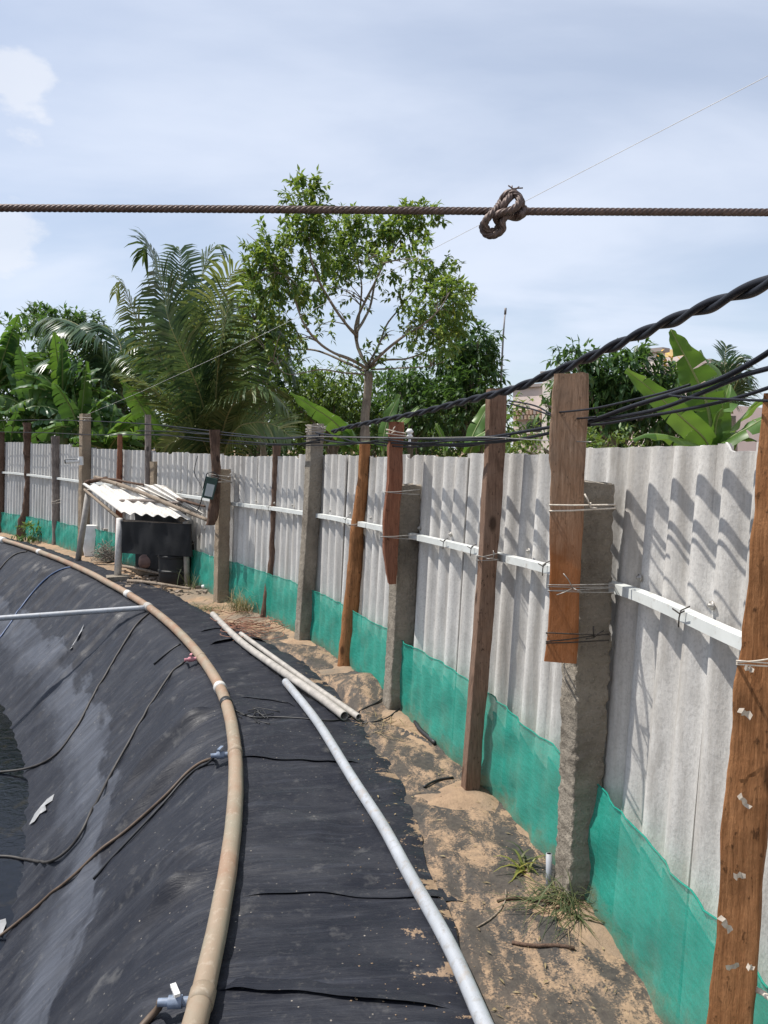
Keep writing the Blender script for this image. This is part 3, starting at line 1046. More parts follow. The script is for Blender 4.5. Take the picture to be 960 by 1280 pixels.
# ------------------------------------------------------------------ posts
def section(e1, e2, a1, a2, per, round_):
    """rounded rectangle or ellipse outline in the plane of e1, e2"""
    out = []
    for k in range(per):
        a = 2 * math.pi * k / per
        ca, sa = math.cos(a), math.sin(a)
        ex = 0.16 if not round_ else 0.85
        x = math.copysign(abs(ca) ** ex, ca) * a1 / 2
        y = math.copysign(abs(sa) ** ex, sa) * a2 / 2
        out.append(e1 * x + e2 * y)
    return out
def make_post(mb, rows, Yb, thick, e1=None, ang=0.0, round_=False, rough=0.004, rfreq=12, step=0.03, per=24, topcut=0.0, bottom_in=0.12):
    rows = sorted(rows)
    P0 = at_y((rows[-1][1] + rows[-1][2]) / 2, rows[-1][0], Yb)
    sn_ = near_s(P0)
    _, nn, tg = fence_at(sn_)
    zt = at_y(0, rows[0][0], Yb).z
    zb = at_y(0, rows[-1][0], Yb).z - bottom_in
    nrow = max(4, int((zt - zb) / step))
    o = len(mb.v)
    lastc = None
    for i in range(nrow + 1):
        z = lerp(zb, zt, i / nrow)
        Y = Yb + nn.y * LEAN * z
        # pixel row for this height
        py = to_px((0, Y, z))[1]
        xl = interp(py, [(r[0], r[1]) for r in rows]); xr = interp(py, [(r[0], r[2]) for r in rows])
        A, B = at_y(xl, py, Y), at_y(xr, py, Y)
        c = (A + B) * 0.5
        wv = Vector((c.x, c.y, 0)).normalized()
        rt = Vector((wv.y, -wv.x, 0))
        f1 = e1 if e1 is not None else (Matrix.Rotation(ang, 3, 'Z') @ rt)
        f2 = Vector((-f1.y, f1.x, 0))
        if f2.dot(wv) < 0:
            f2 = -f2
        wm = (B - A).length * abs(rt.x) if False else (B - A).dot(rt)
        a1 = max(0.02, (wm - thick * abs(f2.dot(rt))) / max(0.2, abs(f1.dot(rt))))
        # keep the near faces at the measured place: push centre back half a thickness
        cc = Vector((c.x, c.y, z)) + wv * (thick * 0.5 * abs(f2.dot(wv)))
        cc = cc + rt * (cc.dot(rt) * 0)      # lateral place is kept by the ray below
        k_ = (cc.x * wv.x + cc.y * wv.y) / max(1e-6, (c.x * wv.x + c.y * wv.y))
        cc = Vector((c.x * k_, c.y * k_, z))
        a1 *= k_
        for q in section(f1, f2, a1, thick, per, round_):
            v = cc + q
            r = rough * nz(v.x * rfreq, v.y * rfreq, v.z * rfreq) + rough * 0.5 * nz(v.x * rfreq * 3, v.y * rfreq * 3, v.z * rfreq * 2.4)
            v = v + q.normalized() * r
            if i == nrow:
                v.z += topcut * nz(v.x * 30, v.y * 30, 2)
            mb.v.append(tuple(v))
    for i in range(nrow):
        for k in range(per):
            a, b = o + i * per + k, o + i * per + (k + 1) % per
            mb.f.append((a, b, b + per, a + per))
    mb.f.append(tuple(o + k for k in reversed(range(per))))
    mb.f.append(tuple(o + nrow * per + k for k in range(per)))
    return P0, nn
def post(name, rows, Yb, thick, mat, label, group, e1=None, **k):
    mb = MB()
    P0, nn = make_post(mb, rows, Yb, thick, e1, **k)
    t = empty(name, (P0.x, P0.y, 0), label, 'post', group)
    part(mb, 'shaft', M[mat], t, sharp=55)
    return t
def tie(parent, xl, xr, py, Y, dep, mat='wire_grey', r=0.0016, turns=2, tilt=3, knot=None, spread=4):
    """wire lashed round a post (and what stands behind it)"""
    mb = MB()
    for k in range(turns):
        o = (k - (turns - 1) / 2) * spread
        a = random.uniform(-1, 1) * tilt
        pts = [at_y(xl - 1, py + o - a, Y - 0.012), at_y((xl * 2 + xr) / 3, py + o - a * 0.4 + 0.6, Y - 0.018), at_y((xl + 2 * xr) / 3, py + o + a * 0.4 + 0.4, Y - 0.016), at_y(xr + 1, py + o + a, Y - 0.008),
               at_y(xr + 1, py + o + a + 1, Y + dep), at_y(xl - 1, py + o - a + 1, Y + dep)]
        pts = pts + [pts[0]]
        mb.tube([q for q in resample(pts, 0.012)], r, 5)
    if knot:
        kx, ln = knot
        for j in range(3):
            dx, dy = random.uniform(-1, 1) * ln, random.uniform(-1.2, 0.4) * ln
            b = at_y(kx, py, Y - 0.02)
            mb.tube([b, at_y(kx + dx * 0.5, py + dy * 0.6, Y - 0.035), at_y(kx + dx, py + dy, Y - 0.03)], r, 5)
    part(mb, 'wire_tie', M[mat], parent)
random.seed(21)
def nn_at(px, py):
    g = ground(px, py)
    return fence_at(near_s(g))[1]
GC, GW = 'concrete posts along the fence', 'wooden posts along the fence'
# P17 broad orange plank close by
t = post('wooden_post', [(490, 955, 1018), (560, 947, 1010), (700, 936, 996), (800, 926, 985), (860, 917, 980), (905, 917, 976), (980, 906, 964), (1100, 898, 955), (1180, 895, 950), (1210, 890, 948), (1280, 882, 943), (1540, 855, 920)], 1.60, 0.045, 'wood_orange',
         'broad orange brown plank post dotted with stapled tape scraps', GW, ang=-0.12, rough=0.006, rfreq=9, per=32, step=0.02)
for (x, y, w, h, a) in ((934, 835, 10, 8, 0.3), (929, 890, 17, 10, 0.5), (937, 968, 30, 7, -0.5), (928, 1000, 20, 8, 0.9), (922, 1093, 13, 10, -0.1), (905, 1153, 24, 10, 0.95), (914, 1206, 16, 9, -0.3), (936, 1207, 9, 8, 0.4)):
    Y = 1.585
    mb = MB()
    c = at_y(x, y, Y)
    sc_ = Y / F
    rot = Matrix.Rotation(0.12, 3, 'Z') @ Matrix.Rotation(a, 3, 'Y')
    N = 5
    for i in range(N + 1):
        for j in (-1, 1):
            u = (i / N - 0.5) * w * sc_ * 1.1
            q = Vector((u, -0.004 - 0.007 * (0.5 + 0.5 * math.sin(i * 1.9 + x)) * (i % 2), j * h * sc_ * 0.5 * (0.75 + 0.35 * math.sin(i * 2.3 + y + j))))
            mb.v.append(tuple(c + rot @ q))
    for i in range(N):
        mb.f.append((2 * i, 2 * i + 2, 2 * i + 3, 2 * i + 1))
    M_ = 'wood_orange' if (x, y) == (937, 968) else 'tape_scrap'
    part(mb, 'tape_scrap' if M_ == 'tape_scrap' else 'wood_splinter', M[M_], t, smooth_=False)
tie(t, 922, 990, 828, 1.60, 0.07, 'cord_white', 0.0018, 3, 6, None, 4)
# P16 concrete with P15 plank
tp = post('concrete_post', [(605, 704, 768), (700, 703, 766), (830, 700, 764), (900, 699, 759), (1000, 697, 752), (1130, 690, 742)], 2.66, 0.13, 'concrete',
          'rough crumbling concrete post with a wide weathered plank lashed beside it', GC, e1=nn_at(716, 1128), rough=0.0085, rfreq=36, step=0.009, per=80, topcut=0.02)
t = post('plank_extension', [(466, 692, 736), (520, 689, 735), (575, 685, 732), (590, 688, 731), (700, 687, 727), (760, 686, 724), (800, 684, 723), (829, 680, 720)], 2.56, 0.035, 'wood_plank',
         'wide weathered plank with a rusty orange lower end lashed to a crumbling concrete post', GW, ang=-0.05, rough=0.004, rfreq=9, bottom_in=0.0, per=40, topcut=0.012, step=0.02)
tie(t, 688, 768, 634, 2.555, 0.2, 'cord_white', 0.0028, 2, 3, (738, 14), 6)
tie(t, 686, 766, 735, 2.555, 0.2, 'wire_grey', 0.0016, 4, 2, (716, 22), 3)
tie(t, 684, 760, 797, 2.555, 0.2, 'wire_dark', 0.0024, 3, 5, (742, 14), 5)
# P14 square timber
t = post('wooden_post', [(485, 607, 634), (560, 605, 632), (620, 601, 629), (700, 597, 622), (760, 593, 619), (860, 585, 610), (940, 579, 603), (995, 575, 600)], 3.54, 0.085, 'wood_brown',
         'straight sawn brown timber post that holds up the twisted black cable', GW, ang=0.25, rough=0.004, rfreq=8, per=32)
tie(t, 598, 622, 697, 3.53, 0.1, 'wire_grey', 0.0018, 3, 3, (617, 10), 3)
# P13 concrete with P12
tp = post('concrete_post', [(607, 489, 527), (700, 487, 523), (780, 484, 519), (893, 477, 509)], 4.70, 0.13, 'concrete',
          'concrete post with a whitish edge and a dark pointed timber lashed on top', GC, e1=nn_at(493, 893), rough=0.005, rfreq=34, step=0.015, per=48, topcut=0.02)
t = post('plank_extension', [(527, 485, 506), (600, 483, 503), (660, 477, 499), (690, 478, 498), (731, 484, 496)], 4.60, 0.07, 'wood_red',
         'dark reddish timber with a pointed lower end lashed to a short concrete post', GW, ang=0.15, rough=0.007, rfreq=10, bottom_in=0.0, topcut=0.01)
tie(t, 482, 524, 615, 4.60, 0.18, 'wire_grey', 0.002, 2, 3, None, 3)
tie(t, 477, 522, 671, 4.60, 0.18, 'wire_grey', 0.002, 2, 2, None, 3)
tie(t, 484, 506, 541, 4.60, 0.1, 'cord_white', 0.003, 2, 3, (490, 8), 4)
mb = MB()
b = at_y(512, 558, 4.58)
mb.tube([b, b + Vector((0, 0, 0.05))], 0.008, 8)
for zz, rr in ((0.05, 0.016), (0.064, 0.022), (0.078, 0.016), (0.092, 0.024), (0.106, 0.018), (0.115, 0.018)):
    pass
mb.tube([b + Vector((0, 0, z)) for z in (0.048, 0.056, 0.06, 0.068, 0.074, 0.082, 0.088, 0.098, 0.104)], [0.010, 0.018, 0.022, 0.014, 0.012, 0.022, 0.024, 0.016, 0.012], 10)
part(mb, 'insulator', M['white_plastic'], t)
# P11 orange round pole
t = post('wooden_post', [(553, 449, 463), (600, 447, 462), (660, 438, 455), (700, 435, 454), (760, 429, 449), (838, 421, 441)], 5.60, 0.10, 'wood_orange',
         'bright orange brown stripped round pole bending slightly', GW, round_=True, rough=0.006, rfreq=9)
tie(t, 437, 456, 656, 5.6, 0.11, 'wire_grey', 0.002, 2, 2, None, 3)
# P10 concrete
t = post('concrete_post', [(530, 383, 406), (640, 378, 401), (700, 374, 397), (803, 367, 390)], 6.44, 0.125, 'concrete',
         'tall bare concrete post with wire wrapped round its top', GC, e1=nn_at(379, 803), rough=0.005, rfreq=30, step=0.02, per=48, topcut=0.015)
tie(t, 383, 406, 536, 6.42, 0.15, 'wire_grey', 0.003, 3, 2, (402, 6), 3)
# P9 dark crooked
t = post('wooden_post', [(556, 341, 351), (600, 340, 350), (660, 338, 351), (700, 336, 349), (740, 330, 343), (772, 325, 338)], 7.42, 0.085, 'wood_dark',
         'thin dark crooked bark covered pole beside dry grass', GW, round_=True, rough=0.008, rfreq=10)
# P8 concrete and P7
t = post('concrete_post', [(587, 269, 289), (660, 268, 288), (752, 266, 286)], 8.17, 0.13, 'concrete_tan',
         'short concrete post beside the shelter with a dark timber tied to it', GC, e1=nn_at(277, 752), rough=0.008, rfreq=16, step=0.03, per=32, topcut=0.02)
t = post('plank_extension', [(537, 262, 275), (580, 264, 276), (600, 263, 276), (635, 261, 275), (650, 259, 272), (657, 257, 268)], 8.05, 0.08, 'wood_dark',
         'dark knotty timber hung on a short concrete post above the shelter', GW, rough=0.012, rfreq=9, bottom_in=0.0, round_=True)
tie(t, 262, 290, 598, 8.05, 0.25, 'wire_grey', 0.003, 3, 4, (285, 8), 4)
# P6 stub, P5 pole, P4 red pole
t = post('concrete_post', [(577, 187, 201), (715, 187, 201)], 10.22, 0.13, 'concrete_tan',
         'stained brown concrete stub post behind the shelter roof', GC, e1=nn_at(190, 722), rough=0.01, rfreq=12, step=0.04)
t = post('wooden_post', [(518, 181, 189), (600, 181, 189), (715, 181, 189)], 10.34, 0.07, 'wood_grey',
         'slim pale grey pole rising above the stained concrete stub', GW, round_=True)
t = post('wooden_post', [(542, 147, 153), (620, 145, 153), (707, 143, 154)], 10.95, 0.07, 'wood_red',
         'slim reddish brown pole behind the shelter roof', GW, round_=True)
# P3 concrete with the camera
t = post('concrete_post', [(517, 99, 114), (600, 98, 114), (693, 96, 114)], 11.88, 0.14, 'concrete_tan',
         'tall tan concrete post carrying a small white security camera', GC, e1=nn_at(105, 693), rough=0.008, rfreq=12, step=0.04, topcut=0.02)
tie(t, 98, 114, 523, 11.86, 0.16, 'wire_grey', 0.003, 2, 2, None, 3)
t = post('wooden_post', [(545, 64, 75), (620, 65, 75), (683, 65, 75)], 12.95, 0.11, 'wood_grey',
         'greyish bark covered pole wrapped with pale cord near its middle', GW, round_=True, rough=0.008)
tie(t, 65, 75, 627, 12.93, 0.12, 'cord_white', 0.003, 2, 2, None, 3)
t = post('wooden_post', [(528, 28, 39), (600, 31, 41), (640, 28, 40), (650, 22, 39), (672, 21, 38)], 14.1, 0.13, 'wood_dark',
         'crooked pole with a knobbly root end beside a green weed', GW, round_=True, rough=0.02, rfreq=7)
t = post('wooden_post', [(540, -3, 6), (668, -4, 5)], 15.0, 0.12, 'wood_dark',
         'dark brown pole next to the crooked root ended pole', GW, round_=True, rough=0.01)

# ------------------------------------------------------------------ pipes on the bank
def along(pxs, lift, step=0.04, sm=2):
    pts = [hit(px, py) for px, py in pxs]
    pts = [Vector((p.x, p.y, max(p.z, -0.2) + lift)) for p in pts]
    return smooth(resample(catmull(pts, 10), step), sm)
PR = 0.036
bp = empty('brown_pipe', (loop[20].x, loop[20].y, 0), 'long faded brown plastic pipe lying along the edge of the pond liner', 'pipe')
bank_pts = [Vector((loop[i].x, loop[i].y, 0.014 + PR + 0.006 + 0.004 * nz(i * 0.05, 2))) for i in list(range(NL - 30, NL - 1, 3)) + list(range(0, VIS, 3))]
mb = MB(); mb.tube(bank_pts, PR, 16); part(mb, 'tube', M['brown_pipe'], bp)
def ring_at(px, py, r, ln, name, mat):
    g = ground(px, py, 0.045)
    i = min(range(VIS), key=lambda i: (loop[i].x - g.x) ** 2 + (loop[i].y - g.y) ** 2)
    k = max(1, int(ln / 0.03 / 2))
    pts = [Vector((loop[j].x, loop[j].y, 0.014 + PR + 0.006)) for j in range(i - k, i + k + 1)]
    mb = MB(); mb.tube(pts, r, 16)
    part(mb, name, M[mat], bp)
    return Vector((loop[i].x, loop[i].y, 0.05)), loop_normal(i)
ring_at(272, 862, PR + 0.006, 0.10, 'coupling', 'white_pvc')
ring_at(160, 744, PR + 0.006, 0.12, 'coupling', 'white_pvc')
ring_at(57, 690, PR + 0.006, 0.12, 'coupling', 'white_pvc')
ring_at(5, 675, PR + 0.02, 0.40, 'coupling', 'white_pvc')
ring_at(185, 760, PR + 0.007, 0.16, 'tee_joint', 'dull_pvc')
# valves where the air hoses leave the pipe
def valve(px, py, c1, c2):
    p, (nn, tg) = ring_at(px, py, PR + 0.003, 0.05, 'saddle_clamp', 'brown_pipe')
    mb = MB()
    a = p + nn * -0.02
    mb.tube([a, a + nn * -0.035], 0.014, 10)
    mb.tube([a + nn * -0.035, a + nn * -0.075], 0.019, 10)
    mb.tube([a + nn * -0.075, a + nn * -0.105], 0.012, 10)
    v = part(mb, 'valve_body', M[c1], bp, sharp=40)
    mb = MB()
    q = a + nn * -0.055
    mb.tube([q, q + Vector((0, 0, 0.032))], 0.007, 8)
    mb.box(q + Vector((0, 0, 0.036)), (0.016, 0.052, 0.009), Matrix.Rotation(random.uniform(-0.6, 0.6), 3, 'Z'))
    part(mb, 'valve_handle', M[c2], bp, smooth_=False)
    return a + nn * -0.10
v1 = valve(250, 1252, 'blue_plastic', 'white_plastic')
v2 = valve(293, 944, 'blue_plastic', 'blue_plastic')
v3 = valve(247, 824, 'pink_plastic', 'pink_plastic')
# ties round the brown pipe
mb = MB()
p, (nn, tg) = ring_at(283, 881, PR + 0.004, 0.02, 'rubber_band', 'black_rubber')

def lay(name, pxs, r, mat, label, cat='hose', start=None, group=None, step=0.03, sm=2, lift=None):
    """hose lying on whatever the pixels show below it"""
    pts = [hit(px, py, r if lift is None else lift) for px, py in pxs]
    if start is not None:
        pts = [start] + pts
    pts = smooth(resample(catmull(pts, 12), step), sm)
    # keep it on the sheet between the measured points
    q = []
    for i, p in enumerate(pts):
        g = drop(p.x, p.y)
        q.append(Vector((p.x, p.y, max(p.z, g.z + r * 0.9, -1.04 + r * 0.5) if p.z - g.z < 0.2 else p.z)))
    pts = smooth(q, 2)
    mb = MB(); mb.tube(pts, r, 8)
    t = tag(mb.build(name, M[mat]), label, cat, group)
    return t
HG = 'air hoses running down the pond liner'
lay('air_hose', [(205, 1262), (180, 1284), (150, 1330)], 0.011, 'brown_hose', 'brown hose leaving the blue and white valve', 'hose', v1, HG)
lay('air_hose', [(268, 949), (240, 962), (212, 992), (170, 1030), (100, 1090), (50, 1132), (0, 1170), (-60, 1210)], 0.0085, 'brown_hose', 'long brown hose from the blue valve straight down to the water', 'hose', v2, HG)
lay('air_hose', [(262, 955), (236, 970), (205, 1006), (150, 1064), (118, 1100)], 0.007, 'black_rubber', 'short black hose doubled beside the long brown hose', 'hose', v2 + Vector((0.01, 0.02, -0.01)), HG)
lay('air_hose', [(232, 828), (212, 846), (180, 898), (140, 968), (108, 1032), (88, 1062), (62, 1078), (30, 1074), (-30, 1070)], 0.009, 'dusty_hose', 'black hose from the pink valve bending flat above the water', 'hose', v3, HG)
lay('air_hose', [(186, 768), (168, 786), (132, 846), (98, 908), (72, 943), (40, 960), (0, 965), (-40, 966)], 0.010, 'dusty_hose', 'black hose from the white pipe joint curving into the water', 'hose', None, HG)
lay('air_hose', [(98, 709), (78, 712), (58, 724), (36, 748), (10, 785), (-20, 826)], 0.011, 'blue_hose', 'bluish hose going down the liner in front of the shelter', 'hose', None, HG)
lay('air_hose', [(34, 690), (18, 694), (0, 712), (-20, 735)], 0.010, 'dusty_hose', 'black hose leaving the far end of the brown pipe', 'hose', None, HG)
lay('air_hose', [(226, 806), (208, 818), (192, 832)], 0.008, 'black_rubber', 'stub of black hose on the liner shoulder above the pink valve', 'hose', None, HG)
# white pipe crossing the pond from the tee
g = ground(186, 760, 0.05)
a = Vector((g.x, g.y, 0.055)); b = at_y(-3, 773, 7.35)
mb = MB()
far = a + (b - a) * 2.6
mb.tube(resample([a, b, far], 0.1), 0.026, 14)
tag(mb.build('crossing_pipe', M['grey_pvc']), 'straight pale grey pipe reaching out over the pond from the brown pipe', 'pipe')
# pipes lying on the walkway
def pvc(name, pxs, r, mat, label):
    pts = along(pxs, r + 0.006)
    mb = MB(); mb.pipe(pts, r, 0.004, 16)
    return tag(mb.build(name, M[mat], sharp=60), label, 'pipe', 'loose pipes on the walkway')
pvc('loose_pipe', [(357, 858), (396, 908), (440, 980), (478, 1040), (510, 1100), (560, 1190), (604, 1290), (660, 1420)], 0.0255, 'grey_pvc', 'single long pale grey pipe lying on the black walkway liner')
pvc('loose_pipe', [(266, 772), (300, 806), (350, 843), (400, 878), (431, 902)], 0.027, 'dull_pvc', 'dull grey pipe nearer the pond of the pair lying side by side')
pvc('loose_pipe', [(301, 796), (350, 832), (400, 868), (449, 902)], 0.020, 'dull_pvc', 'thinner grey pipe nearer the fence of the pair lying side by side')
mb = MB()
a = ground(686, 1112); 
mb.pipe([a + Vector((0, 0, -0.02)), a + Vector((0.002, 0.01, 0.06)), a + Vector((0.003, 0.02, 0.13))], 0.012, 0.003, 12)
tag(mb.build('pipe_offcut', M['grey_pvc']), 'short grey pipe offcut standing against the crumbling concrete post', 'pipe')
# black wire across the walkway and other scraps
lay('black_wire', [(286, 886), (298, 890), (312, 898), (340, 897), (380, 899), (420, 902), (448, 893), (470, 880), (484, 869)], 0.005, 'black_rubber', 'black wire crossing the walkway from the brown pipe to the fence', 'wire')
lay('black_wire', [(452, 905), (470, 903), (490, 895), (505, 882), (512, 872)], 0.004, 'black_rubber', 'thin black wire curling round the foot of the pointed timber post', 'wire')
random.seed(3)
mb = MB()
for k in range(10):
    x, y = 306 + random.uniform(-4, 22), 894 + random.uniform(-5, 6)
    pts = [hit(x, y, 0.006), hit(x + random.uniform(-12, 14), y + random.uniform(-6, 6), 0.014), hit(x + random.uniform(-14, 26), y + random.uniform(-5, 7), 0.006)]
    mb.tube(catmull(pts, 5), 0.0028, 5)
tag(mb.build('wire_scraps', M['black_rubber']), 'tangle of black binding wire beside the brown pipe', 'wire')
lay('hose_scrap', [(519, 905), (524, 915), (536, 924), (545, 932)], 0.013, 'black_rubber', 'short scrap of thick black hose at the foot of the green net', 'hose')
lay('dry_stalk', [(596, 1160), (612, 1152), (626, 1140), (634, 1122), (630, 1108)], 0.003, 'stick', 'thin bent dry stalk lying on the sandy liner', 'twig')
lay('twig', [(622, 1128), (650, 1122), (680, 1130), (700, 1128)], 0.005, 'wood_dark', 'dark twig in front of the grass clump', 'twig')
lay('twig', [(640, 1180), (672, 1186), (704, 1182), (722, 1190)], 0.006, 'wood_dark', 'dark twig lying in front of the crumbling concrete post', 'twig')
lay('liner_edge', [(530, 985), (548, 975), (574, 973)], 0.006, 'black_rubber', 'curled black liner edge by the sawn timber post', 'scrap')
# white scraps of plastic stuck on the slope
def scrap(pxs, label):
    pts = [hit(x, y, random.uniform(0.004, 0.016)) for x, y in pxs]
    mb = MB()
    n_ = len(pts)
    cc = sum(pts, Vector()) / n_
    mb.v = [tuple(p) for p in pts] + [tuple(cc + Vector((0, 0, 0.004)))]
    mb.f = [(i, (i + 1) % n_, n_) for i in range(n_)]
    tag(mb.build('plastic_scrap', M['bag_plastic']), label, 'scrap', 'white scraps on the pond liner')
scrap([(38, 1032), (44, 1018), (52, 1010), (60, 1000), (69, 993), (66, 1001), (58, 1008), (60, 1014), (50, 1018), (45, 1028)], 'crumpled white plastic strip stuck above the water line')
scrap([(-4, 1156), (0, 1150), (7, 1148), (8, 1154), (3, 1166), (-2, 1168)], 'small white plastic scrap low on the slope')
scrap([(88, 812), (96, 798), (106, 781), (103, 789), (98, 800), (91, 810)], 'narrow white plastic strip high on the slope')

# ------------------------------------------------------------------ shelter over the aerator
def corr_sheet(A, B, C, D, waves, amp, mat, parent, name, thick=0.006):
    """corrugations run A->B; A,B one edge, D,C the other"""
    mb = MB()
    nu, nv = waves * 10, 14
    nrm = (B - A).cross(D - A).normalized()
    if nrm.z < 0: nrm = -nrm
    for sd_ in (0, 1):
        for i in range(nu + 1):
            u = i / nu
            for j in range(nv + 1):
                v = j / nv
                p = (A.lerp(D, u)).lerp(B.lerp(C, u), v)
                mb.v.append(tuple(p + nrm * (amp * math.sin(2 * math.pi * waves * u) - sd_ * thick + 0.004 * nz(u * 9, v * 3, 3))))
    half = (nu + 1) * (nv + 1)
    for i in range(nu):
        for j in range(nv):
            a = i * (nv + 1) + j
            mb.f.append((a, a + nv + 1, a + nv + 2, a + 1))
            mb.f.append((half + a, half + a + 1, half + a + nv + 2, half + a + nv + 1))
        for j in (0, nv):
            a = i * (nv + 1) + j
            mb.f.append((a, half + a, half + a + nv + 1, a + nv + 1))
    for i in (0, nu):
        for j in range(nv):
            a = i * (nv + 1) + j
            mb.f.append((a, a + 1, half + a + 1, half + a))
    return part(mb, name, M[mat], parent, sharp=50)
sh = empty('shelter', (-3.3, 9.9, 0), 'low shelter roofed with white corrugated sheets over a pump by the pond', 'shelter')
A = at_y(103, 605, 10.95); B = at_y(152, 641, 9.4); C = at_y(238, 648, 9.0); D = at_y(180, 609, 10.15)
corr_sheet(A, B, C, D, 6, 0.018, 'roof_sheet', sh, 'roof_sheet')
A2 = D + (A - D) * 0.18 + Vector((0, 0, 0.03)); B2 = C + (B - C) * 0.12 + Vector((0.12, 0.14, 0.05)); C2 = at_y(258, 643, 8.78); D2 = at_y(205, 606, 9.85)
corr_sheet(A2, B2, C2, D2, 3, 0.018, 'roof_sheet', sh, 'roof_sheet')
def leg(px0, py0, px1, py1, Y0, Y1, r, mat):
    a, b = at_y(px0, py0, Y0), at_y(px1, py1, Y1)
    mb = MB(); mb.tube([a, a.lerp(b, 0.5), b], r, 12); part(mb, 'leg', M[mat], sh)
leg(97, 704, 111, 612, 11.0, 10.95, 0.042, 'dull_pvc')
leg(147, 724, 150, 648, 9.55, 9.5, 0.045, 'white_pvc')
leg(234, 736, 232, 652, 9.2, 9.15, 0.035, 'dull_pvc')
leg(188, 716, 190, 614, 10.1, 10.1, 0.03, 'dull_pvc')
mb = MB()
g = ground(147, 726)
for k in range(1):
    mb.box(g + Vector((0, 0, 0.03)), (0.26, 0.2, 0.07), Matrix.Rotation(0.4, 3, 'Z'))
part(mb, 'foot_pad', M['concrete'], sh, smooth_=False)
# beams under the roof
for (p, q) in ((at_y(106, 612, 10.95), at_y(152, 651, 9.52)), (at_y(152, 651, 9.52), at_y(236, 657, 9.1)), (at_y(185, 613, 10.1), at_y(232, 655, 9.15))):
    mb = MB(); mb.tube([p, p.lerp(q, 0.5), q], 0.022, 8); part(mb, 'beam', M['stick'], sh)
# black curtain wrapped round the upper half
def curtain(pts_px, zt, zb, name, mat, parent, fold=0.02):
    mb = MB()
    pts = resample(pts_px, 0.03)
    for i, p in enumerate(pts):
        for j in range(9):
            v = j / 8
            f = fold * nz(i * 0.13, v * 1.2, 4) + fold * 0.5 * nz(i * 0.4, v * 2, 1)
            mb.v.append((p.x + f, p.y + f, lerp(zt, zb, v) + 0.012 * nz(i * 0.1, v, 8)))
    for i in range(len(pts) - 1):
        for j in range(8):
            a = i * 9 + j
            mb.f.append((a, a + 9, a + 10, a + 1))
    return part(mb, name, M[mat], parent)
c0 = at_y(151, 650, 9.38); c1 = at_y(238, 652, 9.02); cb = at_y(187, 620, 10.75)
F2 = lambda p: Vector((p.x, p.y, 0))
curtain([F2(c0), F2(c1), F2(c1) + Vector((-0.02, 0.08, 0))], c0.z - 0.015, at_y(0, 690, 9.46).z, 'black_curtain', 'black_sheet', sh)
curtain([F2(at_y(168, 650, 10.2)), F2(at_y(200, 650, 9.8)), F2(at_y(236, 652, 9.3))], 0.86, 0.03, 'added_shade_backing', 'black_sheet', sh)  # added black backing that stands in for the deep shade under the roof
# things under the shelter
dr = empty('black_drum', ground(212, 733), 'black plastic drum standing under the shelter', 'drum')
g = ground(212, 733) + Vector((0.02, 0.26, 0))
mb = MB()
mb.tube([g + Vector((0, 0, z)) for z in (0.0, 0.02, 0.14, 0.15, 0.17, 0.18, 0.32, 0.33, 0.35, 0.36, 0.50, 0.52)], [0.20, 0.215, 0.215, 0.225, 0.225, 0.215, 0.215, 0.225, 0.225, 0.215, 0.21, 0.19], 24)
part(mb, 'body', M['black_plastic'], dr, sharp=40)
mb = MB()
mb.tube([g + Vector((0.05, -0.02, 0.5)), g + Vector((0.05, -0.02, 0.56))], 0.05, 14); part(mb, 'cap', M['black_plastic'], dr, sharp=40)
pm = empty('water_pump', ground(176, 722), 'rusty pinkish pump motor half hidden under the shelter', 'pump')
g = ground(176, 722) + Vector((0.03, 0.3, 0))
mb = MB(); mb.tube([g + Vector((-0.13, 0, 0.16)), g + Vector((-0.10, 0, 0.16)), g + Vector((0.10, 0.02, 0.16)), g + Vector((0.13, 0.02, 0.16))], [0.07, 0.095, 0.095, 0.06], 16); part(mb, 'motor', M['drum_pink'], pm, sharp=40)
mb = MB(); mb.tube([g + Vector((0.13, 0.02, 0.16)), g + Vector((0.17, 0.02, 0.16))], 0.075, 14); mb.tube([g + Vector((0.15, 0.02, 0.2)), g + Vector((0.15, 0.02, 0.34))], 0.02, 10); part(mb, 'impeller_case', M['drum_pink'], pm, sharp=40)
mb = MB(); mb.box(g + Vector((0, 0, 0.035)), (0.28, 0.16, 0.07)); part(mb, 'base', M['concrete'], pm, smooth_=False)
# poles and sticks lying on the roof
def stick(p, q, r, mat, label, cat='stick', group='sticks lying on the shelter roof', bend=0.02):
    m = p.lerp(q, 0.5) + Vector((0, 0, bend))
    mb = MB(); mb.tube(catmull([p, p.lerp(q, 0.25) + Vector((0, 0, bend * 0.9)), m, p.lerp(q, 0.75) + Vector((0, 0, bend * 0.4)), q], 6), lambda t: r * (1 - 0.3 * t), 9, jitter=0.25)
    return tag(mb.build('stick', M[mat]), label, cat, group)
stick(at_y(119, 597, 10.9), at_y(259, 650, 8.7), 0.030, 'stick', 'long pale pole weighing down the shelter roof', bend=0.03)
stick(at_y(143, 627, 10.0), at_y(228, 629, 9.35), 0.022, 'wood_grey', 'grey stick lying across the shelter roof', bend=0.02)
stick(at_y(106, 604, 10.9), at_y(134, 597, 11.1), 0.030, 'wood_dark', 'dark stub of wood at the upper corner of the shelter roof', bend=0.0)
stick(at_y(108, 602, 10.95), at_y(180, 606, 10.1), 0.020, 'wood_dark', 'dark branch along the upper edge of the shelter roof', bend=0.05)
stick(at_y(222, 624, 9.4), at_y(256, 633, 8.85), 0.018, 'wood_dark', 'short dark stick near the timber hung post on the roof', bend=0.0)
stick(ground(160, 730) + Vector((0, 0, 0.04)), ground(238, 740) + Vector((0, 0, 0.04)), 0.022, 'stick', 'grey stick lying on the ground in front of the black drum', group='sticks by the shelter', bend=0.01)
